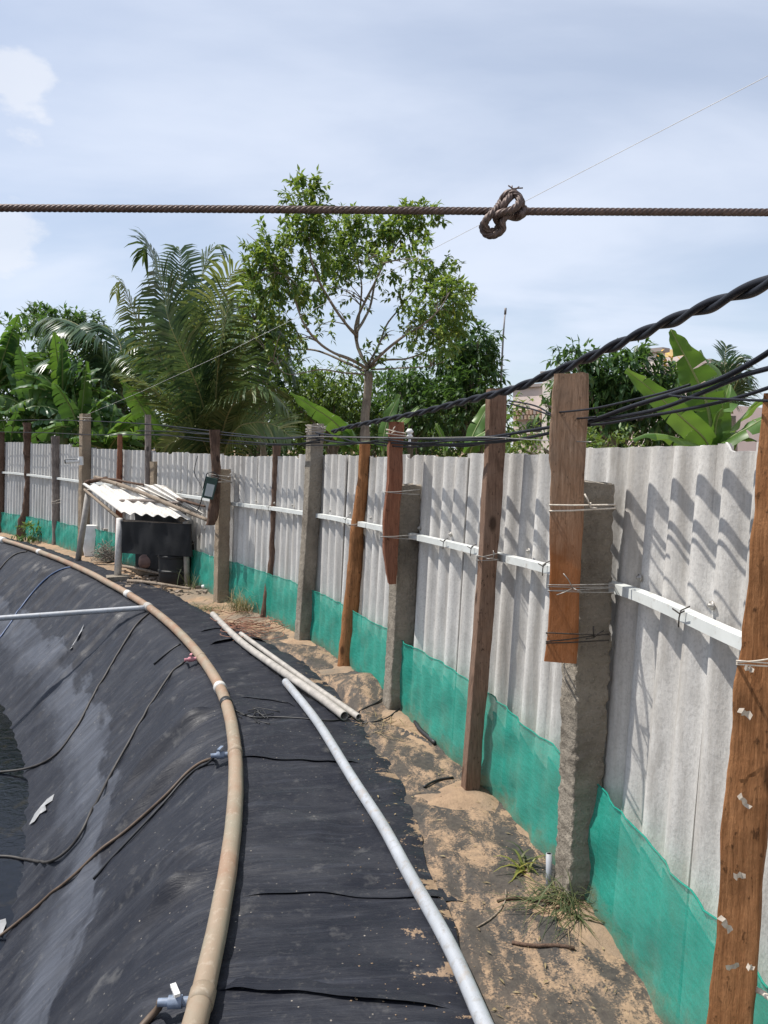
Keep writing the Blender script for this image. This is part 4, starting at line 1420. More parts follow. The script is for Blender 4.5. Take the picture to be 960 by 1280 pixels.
stick(ground(150, 712) + Vector((0, 0, 0.05)), ground(205, 728) + Vector((0, 0, 0.1)), 0.02, 'stick', 'thin stick on the ground under the black curtain', group='sticks by the shelter', bend=0.01)
# wire hanging over the curtain
mb = MB()
mb.tube(catmull([at_y(196, 658, 9.3), at_y(200, 672, 9.3), at_y(212, 688, 9.28), at_y(225, 690, 9.28), at_y(238, 682, 9.3), at_y(250, 670, 9.25), at_y(262, 652, 9.0)], 8), 0.005, 6)
tag(mb.build('hanging_wire', M['wire_grey']), 'loose pale wire hanging in front of the black curtain', 'wire')
# white sack, grey box, plastic bag, tangle of wire
sk = ground(104, 697) + Vector((0.06, 0.22, 0))
mb = MB()
o = len(mb.v)
for i in range(13):
    z = i / 12
    for k in range(20):
        a = 2 * math.pi * k / 20
        ca, sa = math.cos(a), math.sin(a)
        rr = (0.85 + 0.15 * math.sin(z * 3.1)) * (1 + 0.07 * nz(ca * 2, sa * 2, z * 5))
        mb.v.append((sk.x + 0.13 * math.copysign(abs(ca) ** 0.5, ca) * rr, sk.y + 0.11 * math.copysign(abs(sa) ** 0.5, sa) * rr, 0.0 + 0.47 * z))
for i in range(12):
    for k in range(20):
        a, b = i * 20 + k, i * 20 + (k + 1) % 20
        mb.f.append((a, b, b + 20, a + 20))
mb.f.append(tuple(240 + k for k in range(20)))
tag(mb.build('white_container', M['white_plastic'], sharp=60), 'upright white plastic container beside the far shelter leg', 'container')
bx = ground(124, 700) + Vector((0.1, 0.35, 0))
gb = empty('grey_crate', bx, 'square grey crate with a lid behind the white plastic bag', 'crate')
mb = MB(); mb.box(bx + Vector((0, 0, 0.21)), (0.3, 0.28, 0.42), Matrix.Rotation(0.5, 3, 'Z')); part(mb, 'body', M['grey_box'], gb, smooth_=False)
mb = MB(); mb.box(bx + Vector((0, 0, 0.43)), (0.33, 0.31, 0.03), Matrix.Rotation(0.5, 3, 'Z')); part(mb, 'lid', M['grey_box'], gb, smooth_=False)
bg = ground(121, 694) + Vector((0.0, 0.05, 0))
mb = MB()
for i in range(14):
    th = math.pi * i / 13
    for k in range(24):
        a = 2 * math.pi * k / 24
        d = Vector((math.sin(th) * math.cos(a), math.sin(th) * math.sin(a), math.cos(th)))
        r = 1 + 0.35 * ridge(nz(d.x * 2.2, d.y * 2.2, d.z * 2.2), 2) - 0.2 + 0.1 * nz(d.x * 7, d.y * 7, d.z * 7)
        mb.v.append((bg.x + d.x * 0.15 * r, bg.y + d.y * 0.13 * r, 0.14 + max(-0.135, d.z * 0.17 * r)))
for i in range(13):
    for k in range(24):
        a, b = i * 24 + k, i * 24 + (k + 1) % 24
        mb.f.append((a, a + 24, b + 24, b))
tag(mb.build('plastic_bag', M['bag_plastic']), 'crumpled whitish plastic bag between the shelter legs', 'bag')
random.seed(9)
mb = MB()
for k in range(46):
    pts = []
    for j in range(6):
        x = random.gauss(130, 8); y = random.gauss(690, 7)
        q = ground(min(148, max(112, x)), 703)
        pts.append(Vector((q.x + random.uniform(-0.05, 0.1), q.y + random.uniform(-0.02, 0.2), abs(random.gauss(0.08, 0.09)) + 0.01)))
    mb.tube(catmull(pts, 4), 0.0035, 4)
tag(mb.build('wire_tangle', M['tangle_grey']), 'heap of tangled grey string beside the plastic bag', 'tangle', kind='stuff')
# little heap of rubbish by the near corner of the shelter
random.seed(14)
mb = MB()
for k in range(150):
    x, y = random.uniform(150, 262), random.uniform(716, 740)
    q = ground(x, y + (x - 200) * 0.05)
    r = Matrix.Rotation(random.uniform(0, 6), 3, 'Z') @ Matrix.Rotation(random.uniform(-0.5, 0.5), 3, 'X')
    mb.box(q + Vector((0, 0, 0.014)), (random.uniform(0.02, 0.09), random.uniform(0.01, 0.05), random.uniform(0.006, 0.03)), r)
tag(mb.build('rubbish', M['debris'], smooth_=False), 'scattered small rubbish and clods on the ground round the shelter', 'rubbish', kind='stuff')
for (x, y, lab) in ((246, 727, 'white crumpled cup on the rubbish by the shelter'), (252, 737, 'white flattened wrapper at the foot of the short concrete post')):
    q = ground(x, y)
    mb = MB()
    mb.tube([q + Vector((0, 0, 0.035)), q + Vector((0.05, 0.01, 0.04)), q + Vector((0.10, 0.03, 0.035))], [0.03, 0.036, 0.042] if 'cup' in lab else [0.02, 0.03, 0.012], 10, jitter=0.4)
    tag(mb.build('litter', M['white_plastic']), lab, 'litter', 'white litter by the shelter')

# ------------------------------------------------------------------ security camera and lamp
cc = empty('security_camera', at_y(101, 576, 11.76), 'small white bullet security camera fixed to the tan concrete post', 'camera')
q = at_y(101, 576, 11.74)
mb = MB(); mb.box(q + Vector((0.0, 0.0, 0.0)), (0.06, 0.05, 0.13)); part(mb, 'mount', M['white_plastic'], cc, smooth_=False)
mb = MB(); mb.tube([q + Vector((-0.02, -0.02, 0)), q + Vector((-0.10, -0.06, -0.005)), q + Vector((-0.19, -0.10, -0.01))], 0.034, 14); bd = part(mb, 'body', M['white_plastic'], cc, sharp=50)
mb = MB(); mb.tube([q + Vector((-0.185, -0.098, -0.01)), q + Vector((-0.205, -0.107, -0.011))], 0.030, 14); part(mb, 'lens', M['black_plastic'], cc, sharp=50)
mb = MB(); mb.box(q + Vector((-0.12, -0.07, 0.034)), (0.18, 0.09, 0.006), Matrix.Rotation(0.45, 3, 'Z')); part(mb, 'sun_shield', M['white_plastic'], cc, smooth_=False)
lp = empty('flood_lamp', at_y(262, 612, 7.98), 'small black flood lamp hung on the dark knotty timber', 'lamp')
q = at_y(262, 610, 7.97)
rot = Matrix.Rotation(0.25, 3, 'Y') @ Matrix.Rotation(0.35, 3, 'Z')
mb = MB(); mb.box(q, (0.115, 0.05, 0.22), rot); part(mb, 'case', M['lamp_case'], lp, smooth_=False)
mb = MB(); mb.box(q + rot @ Vector((0, -0.028, -0.02)), (0.08, 0.006, 0.13), rot); part(mb, 'glass', M['lamp_glass'], lp, smooth_=False)
mb = MB()
mb.tube([q + rot @ Vector((-0.062, 0, -0.02)), q + rot @ Vector((-0.062, 0.0, 0.14)), q + rot @ Vector((0, 0.02, 0.17)), q + rot @ Vector((0.062, 0.0, 0.14)), q + rot @ Vector((0.062, 0, -0.02))], 0.006, 6)
part(mb, 'bracket', M['black_plastic'], lp)
mb = MB(); mb.tube(catmull([at_y(262, 604, 7.98), at_y(255, 612, 8.0), at_y(251, 628, 8.2), at_y(247, 638, 8.6)], 8), 0.006, 6)
tag(mb.build('lamp_cable', M['cable_black']), 'black cable hanging from the flood lamp to the shelter roof', 'cable')
mb = MB(); mb.tube(catmull([at_y(247, 570, 8.5), at_y(243, 590, 8.6), at_y(250, 605, 8.5), at_y(256, 618, 8.3)], 8), 0.004, 6)
tag(mb.build('lamp_cable', M['cable_black']), 'thin wire hanging down the fence to the flood lamp', 'cable')

# ------------------------------------------------------------------ overhead: steel rope with knot, nylon line, cables
RY = 1.2
rp = empty('steel_rope', at_y(480, 262, RY), 'rusty twisted steel rope with a tied knot stretched overhead', 'rope')
RR = 0.0052
rope_far = lambda a, b: resample([a, b], 0.02)
mid_ = resample([at_y(-60, 259.6, RY), at_y(0, 260, RY), at_y(300, 261.5, RY), at_y(606, 264, RY), at_y(700, 264.5, RY), at_y(960, 265.5, RY), at_y(1020, 265.6, RY)], 0.0011)
mb = MB(); mb.tube(mid_, RR, 30, lobes=6, lobe_amp=0.34, twist=130)
part(mb, 'strand', M['steel_rope'], rp)
mb = MB(); mb.tube(rope_far(at_y(-900, 257, RY + 0.05), mid_[0]), RR, 10); part(mb, 'strand', M['steel_rope'], rp)
mb = MB(); mb.tube(rope_far(mid_[-1], at_y(1900, 262, RY + 0.05)), RR, 10); part(mb, 'strand', M['steel_rope'], rp)
kp = [(648, 264, 0.0), (652, 256, -0.012), (648, 246, -0.014), (640, 241, -0.010), (632, 244, -0.004), (626, 253, 0.004), (619, 263, -0.012), (610, 272, -0.016), (606, 281, -0.012), (611, 289, -0.006), (620, 288, -0.002), (624, 280, -0.006), (620, 272, -0.014), (627, 266, -0.022), (638, 263, -0.024), (647, 257, -0.022), (649, 248, -0.016), (643, 243, -0.002), (635, 249, -0.018), (630, 258, -0.020), (634, 268, -0.010), (644, 270, -0.008), (651, 268, -0.016), (653, 261, -0.008)]
mb = MB(); mb.tube(resample(catmull([at_y(x, y, RY + d) for x, y, d in kp], 10), 0.0012), RR * 1.0, 30, lobes=6, lobe_amp=0.36, twist=130); part(mb, 'knot', M['steel_rope'], rp)
kp2 = [(612, 268, 0.006), (607, 276, 0.004), (603, 284, 0.0), (608, 293, -0.004), (618, 294, -0.008), (628, 287, -0.012), (628, 277, -0.016), (634, 270, -0.014), (646, 272, 0.006), (655, 266, 0.008), (654, 258, 0.004)]
mb = MB(); mb.tube(resample(catmull([at_y(x, y, RY + d) for x, y, d in kp2], 10), 0.0012), RR * 0.95, 30, lobes=6, lobe_amp=0.36, twist=130); part(mb, 'knot', M['steel_rope'], rp)
random.seed(19)
mb = MB()
for k in range(7):
    b = at_y(643, 242, RY - 0.006)
    mb.tube([b, b + Vector((random.uniform(-0.006, 0.006), -0.004, 0.006)), b + Vector((random.uniform(-0.012, 0.012), random.uniform(-0.008, 0.008), random.uniform(0.006, 0.014)))], 0.0011, 5)
part(mb, 'frayed_end', M['steel_rope'], rp)
mb = MB()
lineA = at_y(107, 519, 11.85); lineB = at_y(965, 92, 3.2)
mb.tube([lineA, lineA.lerp(lineB, 0.25) + Vector((0, 0, -0.05)), lineA.lerp(lineB, 0.5) + Vector((0, 0, -0.07)), lineA.lerp(lineB, 0.75) + Vector((0, 0, -0.05)), lineB, lineB + (lineB - lineA) * 0.3], 0.0014, 6)
tag(mb.build('nylon_line', M['nylon_line']), 'thin pale line rising from the tan concrete post across the sky', 'line')
def twisted(pxs, r, strands, turn, label, off=-0.12):
    pts = resample(smooth(resample(catmull([at_y(x, y, y_of_px(x) + o_) for x, y, o_ in pxs], 12), 0.02), 6), 0.012)
    t = empty('twisted_cable', pts[0], label, 'cable')
    for k in range(strands):
        q = []
        for i, p in enumerate(pts):
            tg = (pts[min(i + 1, len(pts) - 1)] - pts[max(i - 1, 0)]).normalized()
            u = tg.cross(Vector((0, 0, 1))).normalized(); w = u.cross(tg)
            a = i * 0.012 * turn + 2 * math.pi * k / strands
            q.append(p + (u * math.cos(a) + w * math.sin(a)) * r * 0.85)
        mb = MB(); mb.tube(q, r, 10); part(mb, 'strand', M['cable_black'], t)
    return t
twisted([(1060, 300, 0), (1010, 328, 0), (960, 353, -0.02), (880, 385, -0.02), (800, 418, -0.03), (730, 450, -0.06), (690, 467, -0.08), (640, 487, -0.09), (600, 497, -0.08), (560, 507, -0.06), (520, 517, -0.06), (480, 525, -0.06), (440, 533, -0.08), (415, 540, -0.08)], 0.0095, 2, 18, 'thick twisted pair of black power cables along the fence tops')
CG = 'thin black cables strung along the fence posts'
def cable(pxs, r, label, dy=-0.06, mat='cable_black', name='overhead_cable', group=CG):
    pts = smooth(resample(catmull([at_y(x, y, y_of_px(x) + dy) for x, y in pxs], 12), 0.03), 2)
    mb = MB(); mb.tube(pts, r, 7)
    return tag(mb.build(name, M[mat]), label, 'cable', group)
cable([(1010, 405), (960, 441), (919, 465), (885, 480), (840, 493), (790, 508), (745, 524), (720, 529)], 0.0068, 'black cable highest of those fanning out behind the wide plank', 0.02)
cable([(1010, 447), (960, 461), (926, 470), (885, 488), (825, 511), (770, 522), (742, 527), (715, 532)], 0.006, 'black cable in the middle of those fanning out behind the wide plank', 0.03)
cable([(1010, 468), (960, 485), (919, 498), (862, 511), (800, 522), (760, 529), (730, 532)], 0.0045, 'black cable lowest of those fanning out behind the wide plank', 0.0)
cable([(1010, 503), (960, 501), (911, 499), (862, 497), (836, 494)], 0.003, 'thin level wire crossing the fanned cables', -0.02)
cable([(862, 481), (830, 491), (787, 501), (740, 511), (692, 516)], 0.0032, 'thin wire passing in front of the wide plank', -0.22)
cable([(745, 521), (720, 523), (692, 519), (672, 508), (650, 503), (634, 501)], 0.0032, 'thin wire from the wide plank to the top of the sawn timber', -0.1)
cable([(690, 520), (668, 512), (650, 508), (634, 503)], 0.0032, 'second thin wire just under the top of the sawn timber', -0.1)
random.seed(31)
def run(base, amp, r, label, x0, x1, dy, step=46, mat='cable_black'):
    pts = []
    x = x0
    while x < x1:
        pts.append((x, interp(x, base) + random.uniform(-amp, amp)))
        x += step * random.uniform(0.7, 1.2)
    pts.append((x1, interp(x1, base)))
    cable(pts, r, label, dy, mat)
B1 = [(-60, 522), (0, 524), (105, 526), (186, 530), (268, 541), (345, 548), (395, 543), (455, 549), (495, 548), (560, 551), (618, 545), (690, 534), (720, 530)]
B2 = [(-60, 537), (0, 540), (105, 543), (186, 545), (268, 548), (345, 556), (395, 550), (455, 553), (495, 555), (560, 557), (618, 552), (690, 541), (720, 536)]
run(B1, 2, 0.0065, 'black cable looping along the post tops under the twisted pair', 395, 720, -0.05)
run(B2, 2, 0.0065, 'black cable lowest along the post tops above the sheets', 395, 720, -0.03)
run([(a, b + 3) for a, b in B1], 3, 0.005, 'sagging black cable between the sawn timber and the tall concrete post', 380, 640, -0.06, 30)
run([(a, b + 2) for a, b in B2], 3, 0.005, 'wavy black cable just over the sheets beside the tall concrete post', 380, 640, 0.0, 34)
run(B1, 1.5, 0.006, 'dark wire topmost over the far stretch of fence', -60, 400, -0.05, 60)
run(B2, 1.5, 0.006, 'dark wire lowest over the far stretch of fence', -60, 400, -0.03, 60)
run([(a, (b + c) / 2) for (a, b), (_, c) in zip(B1, B2)], 3, 0.006, 'dark wire midway over the far stretch of fence', 170, 400, -0.08, 40)
run([(a, (b + c) / 2 + 6) for (a, b), (_, c) in zip(B1, B2)], 3, 0.005, 'dark wire close over the sheets behind the shelter', 170, 400, 0.0, 40)
run([(a, b + 1) for a, b in B1], 2, 0.005, 'slack dark wire between the timber above the shelter and the pale grey pole', 180, 300, -0.02, 30)
run([(380, 546), (450, 547), (500, 548), (620, 546), (690, 552), (735, 552)], 0.6, 0.0018, 'thin pale wire stretched level through the post tops', 380, 735, -0.1, 60, 'wire_grey')

# ------------------------------------------------------------------ vegetation helpers
def rvec():
    while True:
        v = Vector((random.uniform(-1, 1), random.uniform(-1, 1), random.uniform(-1, 1)))
        if 0.01 < v.length < 1:
            return v
def leaf(mb, p, d, nrm, L, W, fold=0.25):
    """one pointed leaf from p along d, folded on its midrib"""
    sd_ = d.cross(nrm)
    if sd_.length < 1e-4:
        sd_ = d.orthogonal()
    sd_.normalize()
    up = sd_.cross(d).normalized()
    o = len(mb.v)
    m = p + d * (L * 0.45) + up * (fold * W * 0.5)
    mb.v += [tuple(p), tuple(m + sd_ * W * 0.5), tuple(p + d * L - up * L * 0.08), tuple(m - sd_ * W * 0.5), tuple(p + d * (L * 0.5) - up * (W * 0.05))]
    mb.f += [(o, o + 4, o + 1), (o + 4, o + 2, o + 1), (o, o + 3, o + 4), (o + 4, o + 3, o + 2)]
def spray(mb, p, d, n, L, leafL, leafW, droop=0.5, pts=None):
    """a twig set with leaves"""
    d = d.normalized()
    for i in range(n):
        t = (i + 0.6) / n
        q = p + d * (L * t) + Vector((0, 0, -droop * 0.25 * L * t * t))
        r = rvec()
        dd = (d * 0.5 + r * 0.9 + Vector((0, 0, -droop * 0.8))).normalized()
        nr = (Vector((0, 0, 1)) + r * 0.6).normalized()
        leaf(mb, q, dd, nr, leafL * random.uniform(0.7, 1.2), leafW * random.uniform(0.8, 1.15))
def clump(mb, c, rad, n, leafL, leafW, droop=0.5, per=7, tw=0.22, shell=0.5):
    for k in range(n):
        v = rvec().normalized()
        r = random.uniform(shell, 1.0) ** 0.7
        p = c + Vector((v.x * rad[0] * r, v.y * rad[1] * r, v.z * rad[2] * r))
        spray(mb, p, (v + Vector((0, 0, 0.2)) + rvec() * 0.5), per, tw, leafL, leafW, droop)
def limb(mb, pts, r0, r1, sides=8):
    q = resample(catmull(pts, 8), 0.08) if (pts[0] - pts[-1]).length > 0.3 else pts
    if len(q) < 2:
        q = pts
    mb.tube(q, lambda t: r0 + (r1 - r0) * t, sides, jitter=0.25)
    return q

# ---- slender tree behind the fence (trunk and limbs read off the photograph, 12 m away)
random.seed(101)
TY = 12.0
tree = empty('slender_tree', (at_y(456, 560, TY).x, TY, 0), 'slender open crowned tree with thin spreading limbs behind the tall concrete post', 'tree')
def T(px, py, dy=0.0):
    return at_y(px, py, TY + dy)
mb = MB(); tw = MB(); lv = MB()
base = T(455, 560); base.z = -0.05
limb(mb, [base, T(456, 540), T(458, 505), T(461, 470), T(461, 458)], 0.088, 0.062, 12)
part(mb, 'trunk', M['trunk_bark'], tree)
LIMBS = [  # (points, r0, r1)
    ([(461, 460, 0), (452, 445, 0.1), (446, 428, 0.15), (446, 400, 0.1), (470, 350, -0.1), (478, 330, -0.2), (466, 316, -0.3)], 0.045, 0.014),
    ([(446, 420, 0.1), (430, 402, -0.2), (412, 375, -0.4), (398, 350, -0.6), (388, 320, -0.7), (384, 285, -0.7), (381, 245, -0.6)], 0.038, 0.010),
    ([(446, 425, 0.1), (449, 395, 0.4), (452, 360, 0.6), (448, 330, 0.7), (440, 295, 0.8)], 0.03, 0.010),
    ([(446, 415, 0.0), (462, 385, 0.3), (470, 350, 0.4), (486, 320, 0.5), (505, 295, 0.6), (530, 275, 0.6)], 0.034, 0.009),
    ([(460, 462, 0), (440, 450, -0.3), (415, 440, -0.5), (395, 425, -0.7), (380, 405, -0.9), (372, 385, -0.9), (360, 350, -1.0), (340, 330, -1.0)], 0.042, 0.009),
    ([(458, 465, 0), (430, 452, 0.4), (395, 438, 0.7), (360, 435, 0.9), (330, 420, 1.0), (318, 400, 1.0)], 0.035, 0.009),
    ([(462, 458, 0), (480, 440, -0.3), (505, 420, -0.5), (530, 405, -0.8), (550, 385, -0.9), (565, 360, -1.0)], 0.04, 0.009),
    ([(462, 460, 0), (482, 450, 0.4), (510, 448, 0.6), (540, 435, 0.8), (560, 418, 0.9), (575, 400, 0.9)], 0.032, 0.008),
    ([(461, 455, 0), (474, 430, 0.2), (484, 405, 0.6), (500, 385, 0.8), (520, 360, 0.9), (545, 340, 0.9)], 0.03, 0.008),
    ([(460, 468, 0), (430, 466, -0.2), (400, 462, -0.4), (360, 468, -0.5), (340, 450, -0.5)], 0.022, 0.006),
    ([(464, 462, 0), (500, 460, -0.2), (535, 458, -0.3), (560, 450, -0.4)], 0.020, 0.006),
]
tips = []
for pts, r0, r1 in LIMBS:
    mb = MB()
    q = limb(mb, [T(x, y, d) for x, y, d in pts], r0 * 0.66, r1 * 0.8)
    part(mb, 'limb', M['trunk_bark'], tree)
    tips.append(q)
CLUMPS = [  # px, py, rx, ry in px, sprays, depth offset
    (381, 243, 20, 15, 26, -0.6), (384, 268, 24, 18, 40, -0.6), (376, 290, 22, 18, 28, -0.7), (345, 310, 34, 22, 48, -0.8), (330, 335, 20, 26, 32, -0.9),
    (392, 310, 26, 22, 36, -0.6), (430, 285, 24, 18, 40, 0.7), (448, 300, 26, 26, 44, 0.6), (430, 325, 26, 20, 34, 0.4), (470, 285, 22, 18, 30, 0.5),
    (505, 282, 24, 18, 44, 0.6), (530, 272, 24, 12, 36, 0.6), (505, 300, 22, 14, 22, 0.5), (480, 330, 24, 16, 16, 0.2), (350, 355, 34, 22, 44, -0.8),
    (325, 365, 20, 18, 26, -0.4), (330, 390, 22, 14, 16, 0.8), (318, 405, 22, 14, 24, 1.0), (295, 383, 10, 10, 8, 1.0), (385, 360, 26, 18, 22, -0.5), (415, 350, 22, 18, 20, 0.1),
    (525, 345, 24, 16, 22, 0.9), (552, 345, 22, 20, 34, 0.6), (562, 372, 18, 24, 34, -0.6), (540, 380, 24, 18, 28, -0.6), (545, 410, 26, 20, 36, 0.6), (572, 395, 14, 16, 20, 0.8),
    (520, 395, 22, 14, 12, -0.3), (560, 425, 20, 14, 16, 0.4), (350, 425, 30, 14, 14, 0.9), (380, 420, 24, 14, 10, -0.3), (355, 450, 20, 12, 8, -0.4), (500, 420, 20, 10, 6, 0.0), (410, 400, 20, 14, 6, 0.1),
    (330, 345, 26, 20, 22, 0.2), (365, 385, 24, 16, 18, 0.3), (400, 330, 24, 18, 22, 0.6), (455, 330, 22, 16, 20, -0.5), (520, 320, 22, 14, 16, -0.2), (575, 375, 16, 16, 18, 0.1), (535, 425, 26, 14, 18, -0.6), (335, 415, 26, 14, 18, -0.6),
    (462, 450, 9, 12, 9, -0.1), (540, 450, 18, 8, 5, -0.3), (440, 370, 18, 14, 6, 0.3), (500, 370, 16, 14, 8, 0.6),
]
k_ = TY / F
for (x, y, rx, ry, n_, dy) in CLUMPS:
    c = T(x, y, dy)
    clump(lv, c, (rx * k_, rx * k_ * 1.1, ry * k_), int(n_ * 1.25), 0.105, 0.05, 0.3, 11, 0.17, 0.15)
    # twigs that carry the clump
    best = min((q for l in tips for q in l[2:]), key=lambda q: (q - c).length)
    for k in range(3):
        e = c + Vector((random.uniform(-1, 1) * rx * k_, random.uniform(-1, 1) * rx * k_, random.uniform(-0.8, 0.8) * ry * k_))
        m = best.lerp(e, 0.5) + Vector((0, 0, 0.05))
        tw.tube(catmull([best, m, e], 5), lambda t: 0.010 * (1 - 0.7 * t), 5)
part(lv, 'crown', M['leaf_tree'], tree)
part(tw, 'twigs', M['trunk_bark'], tree)['kind'] = 'stuff'

# ---- coconut palms
def frond(parent, pts, nleaf, L, mat='leaf_palm', droop=0.5, roll=0.0, r=0.022, stiff=0.0):
    pts = resample(catmull(pts, 10), 0.04)
    N = len(pts)
    mb = MB()
    mb.tube(pts, lambda t: r * (1 - 0.85 * t), 6)
    fr = part(mb, 'frond', M['rachis'], parent)
    mb = MB()
    for i in range(nleaf):
        t = 0.10 + 0.90 * (i + random.uniform(-0.3, 0.3)) / nleaf
        t = min(0.995, max(0.05, t))
        j = min(N - 2, int(t * (N - 1)))
        p = pts[j].lerp(pts[j + 1], t * (N - 1) - j)
        tg = (pts[min(N - 1, j + 2)] - pts[max(0, j - 2)]).normalized()
        sd_ = tg.cross(Vector((0, 0, 1)))
        if sd_.length < 0.15:
            sd_ = tg.cross(Vector((0, 1, 0)))
        sd_ = (Matrix.Rotation(roll, 3, tg) @ sd_.normalized())
        ll = L * (0.55 + 0.75 * math.sin(math.pi * min(1, 0.12 + t * 0.86))) * random.uniform(0.85, 1.1)
        if t > 0.9: ll *= 0.75
        for s_ in (-1, 1):
            if random.random() < 0.04: continue
            d = (sd_ * s_ * 0.75 + tg * (0.52 + 0.35 * t) + Vector((0, 0, 0.10 - 0.35 * droop)) + rvec() * 0.12).normalized()
            q0 = p
            q1 = q0 + d * ll * 0.4
            d2 = (d + Vector((0, 0, -droop * (1 - stiff)))).normalized()
            q2 = q1 + d2 * ll * 0.35
            d3 = (d2 + Vector((0, 0, -droop * 0.9 * (1 - stiff)))).normalized()
            q3 = q2 + d3 * ll * 0.25
            w = tg.cross(d).normalized().cross(d).normalized()
            wd = 0.022 * random.uniform(0.8, 1.2) * max(0.7, L / 0.75)
            o = len(mb.v)
            mb.v += [tuple(q0 - w * wd * 0.4), tuple(q0 + w * wd * 0.4), tuple(q1 - w * wd), tuple(q1 + w * wd), tuple(q2 - w * wd * 0.7), tuple(q2 + w * wd * 0.7), tuple(q3)]
            mb.f += [(o, o + 1, o + 3, o + 2), (o + 2, o + 3, o + 5, o + 4), (o + 4, o + 5, o + 6)]
    ob = mb.build('leaflets', M[mat], None)
    ob.parent = fr
def palm(label, Y, base_px, fronds, seed, trunk_r=0.16):
    random.seed(seed)
    b = at_y(base_px[0], base_px[1], Y)
    t = empty('coconut_palm', (b.x, b.y, 0), label, 'palm', 'palms beyond the fence')
    mb = MB()
    f = Vector((b.x, b.y, -0.05))
    mb.tube(resample([f, f.lerp(b, 0.5) + Vector((0.05, 0, 0)), b + Vector((0, 0, 0.1))], 0.12), lambda u: trunk_r * (1.2 - 0.4 * u), 12, jitter=0.2)
    part(mb, 'trunk', M['trunk_bark'], t)
    for fr in fronds:
        pts = [b + Vector((random.uniform(-0.06, 0.06), random.uniform(-0.06, 0.06), 0.05))] + [at_y(x, y, Y + d) for x, y, d in fr['p']]
        frond(t, pts, int(fr.get('n', 56) * 1.35), fr.get('L', 0.62) * 1.1, fr.get('m', 'leaf_palm'), fr.get('dr', 0.5), fr.get('r', 0.0), stiff=fr.get('s', 0.0))
    return t
palm('bushy young coconut palm with tall upright fronds behind the shelter', 13.5, (270, 592), [
    dict(p=[(246, 490, -0.5), (222, 420, -0.9), (202, 355, -1.0), (187, 306, -0.9), (178, 322, -0.9)], L=0.75, r=0.5, n=70),
    dict(p=[(250, 480, 0.4), (236, 410, 0.7), (226, 350, 0.9), (224, 312, 1.0), (214, 322, 1.0)], L=0.7, r=-0.3, n=64),
    dict(p=[(258, 480, 0.7), (250, 410, 1.0), (252, 350, 1.1), (266, 310, 1.0), (284, 318, 1.0)], L=0.65, r=0.3, n=60),
    dict(p=[(264, 480, -0.6), (266, 420, -1.0), (280, 360, -1.2), (298, 336, -1.3), (316, 356, -1.3)], L=0.62, r=-0.4, m='leaf_palm_pale', n=56),
    dict(p=[(276, 480, 0.2), (292, 420, 0.4), (312, 378, 0.5), (336, 366, 0.6), (350, 384, 0.6)], L=0.62, r=0.2, n=60),
    dict(p=[(270, 490, -0.8), (276, 430, -1.2), (284, 390, -1.3), (286, 372, -1.3)], L=0.6, r=1.2, m='leaf_palm_pale', n=56),
    dict(p=[(284, 490, -0.4), (304, 440, -0.7), (326, 412, -0.8), (348, 412, -0.9), (362, 440, -0.9)], L=0.7, dr=0.75, n=60),
    dict(p=[(282, 500, 0.5), (300, 460, 0.8), (330, 440, 1.0), (358, 455, 1.1), (372, 490, 1.1)], L=0.65, dr=0.75),
    dict(p=[(284, 520, -0.7), (306, 492, -1.1), (334, 486, -1.3), (360, 512, -1.4)], L=0.6, m='leaf_palm_pale', dr=0.6),
    dict(p=[(292, 540, -0.9), (318, 528, -1.2), (344, 532, -1.4), (366, 548, -1.5)], L=0.5, m='leaf_palm_pale', dr=0.2, r=1.2),
    dict(p=[(244, 520, -0.5), (214, 470, -0.9), (184, 425, -1.1), (165, 385, -1.2), (152, 352, -1.2), (144, 368, -1.2)], L=0.5, dr=0.7, r=0.4, m='leaf_palm_pale', n=60),
    dict(p=[(240, 530, -0.6), (210, 502, -1.0), (176, 478, -1.2), (150, 468, -1.3)], L=0.55, m='leaf_palm_pale', dr=0.3),
    dict(p=[(240, 525, 0.6), (206, 480, 1.0), (172, 448, 1.1), (146, 450, 1.2)], L=0.6, dr=0.7),
    dict(p=[(252, 500, -0.9), (232, 450, -1.4), (214, 410, -1.6), (206, 380, -1.6)], L=0.66, r=1.1, n=62),
    dict(p=[(250, 545, -0.7), (226, 548, -1.1), (200, 562, -1.4)], L=0.5, dr=0.2, m='leaf_palm_pale', r=1.0),
], 77)
palm('low spreading coconut palm with arching fronds behind the banana plants', 17.5, (150, 500), [
    dict(p=[(130, 450, 0.2), (105, 412, 0.4), (72, 398, 0.5), (44, 408, 0.5)], L=0.8, dr=0.9, n=60),
    dict(p=[(140, 460, -0.2), (120, 425, -0.4), (90, 412, -0.6), (58, 420, -0.6)], L=0.8, dr=0.9, n=60),
    dict(p=[(152, 460, 0.0), (150, 430, 0.2), (134, 410, 0.3), (112, 404, 0.4)], L=0.8, dr=0.8, n=56),
    dict(p=[(160, 470, -0.3), (172, 440, -0.5), (186, 440, -0.6), (200, 470, -0.7)], L=0.75, dr=0.8),
    dict(p=[(126, 480, -0.5), (96, 456, -0.8), (66, 452, -0.9), (40, 470, -1.0)], L=0.75, dr=0.7),
], 78)
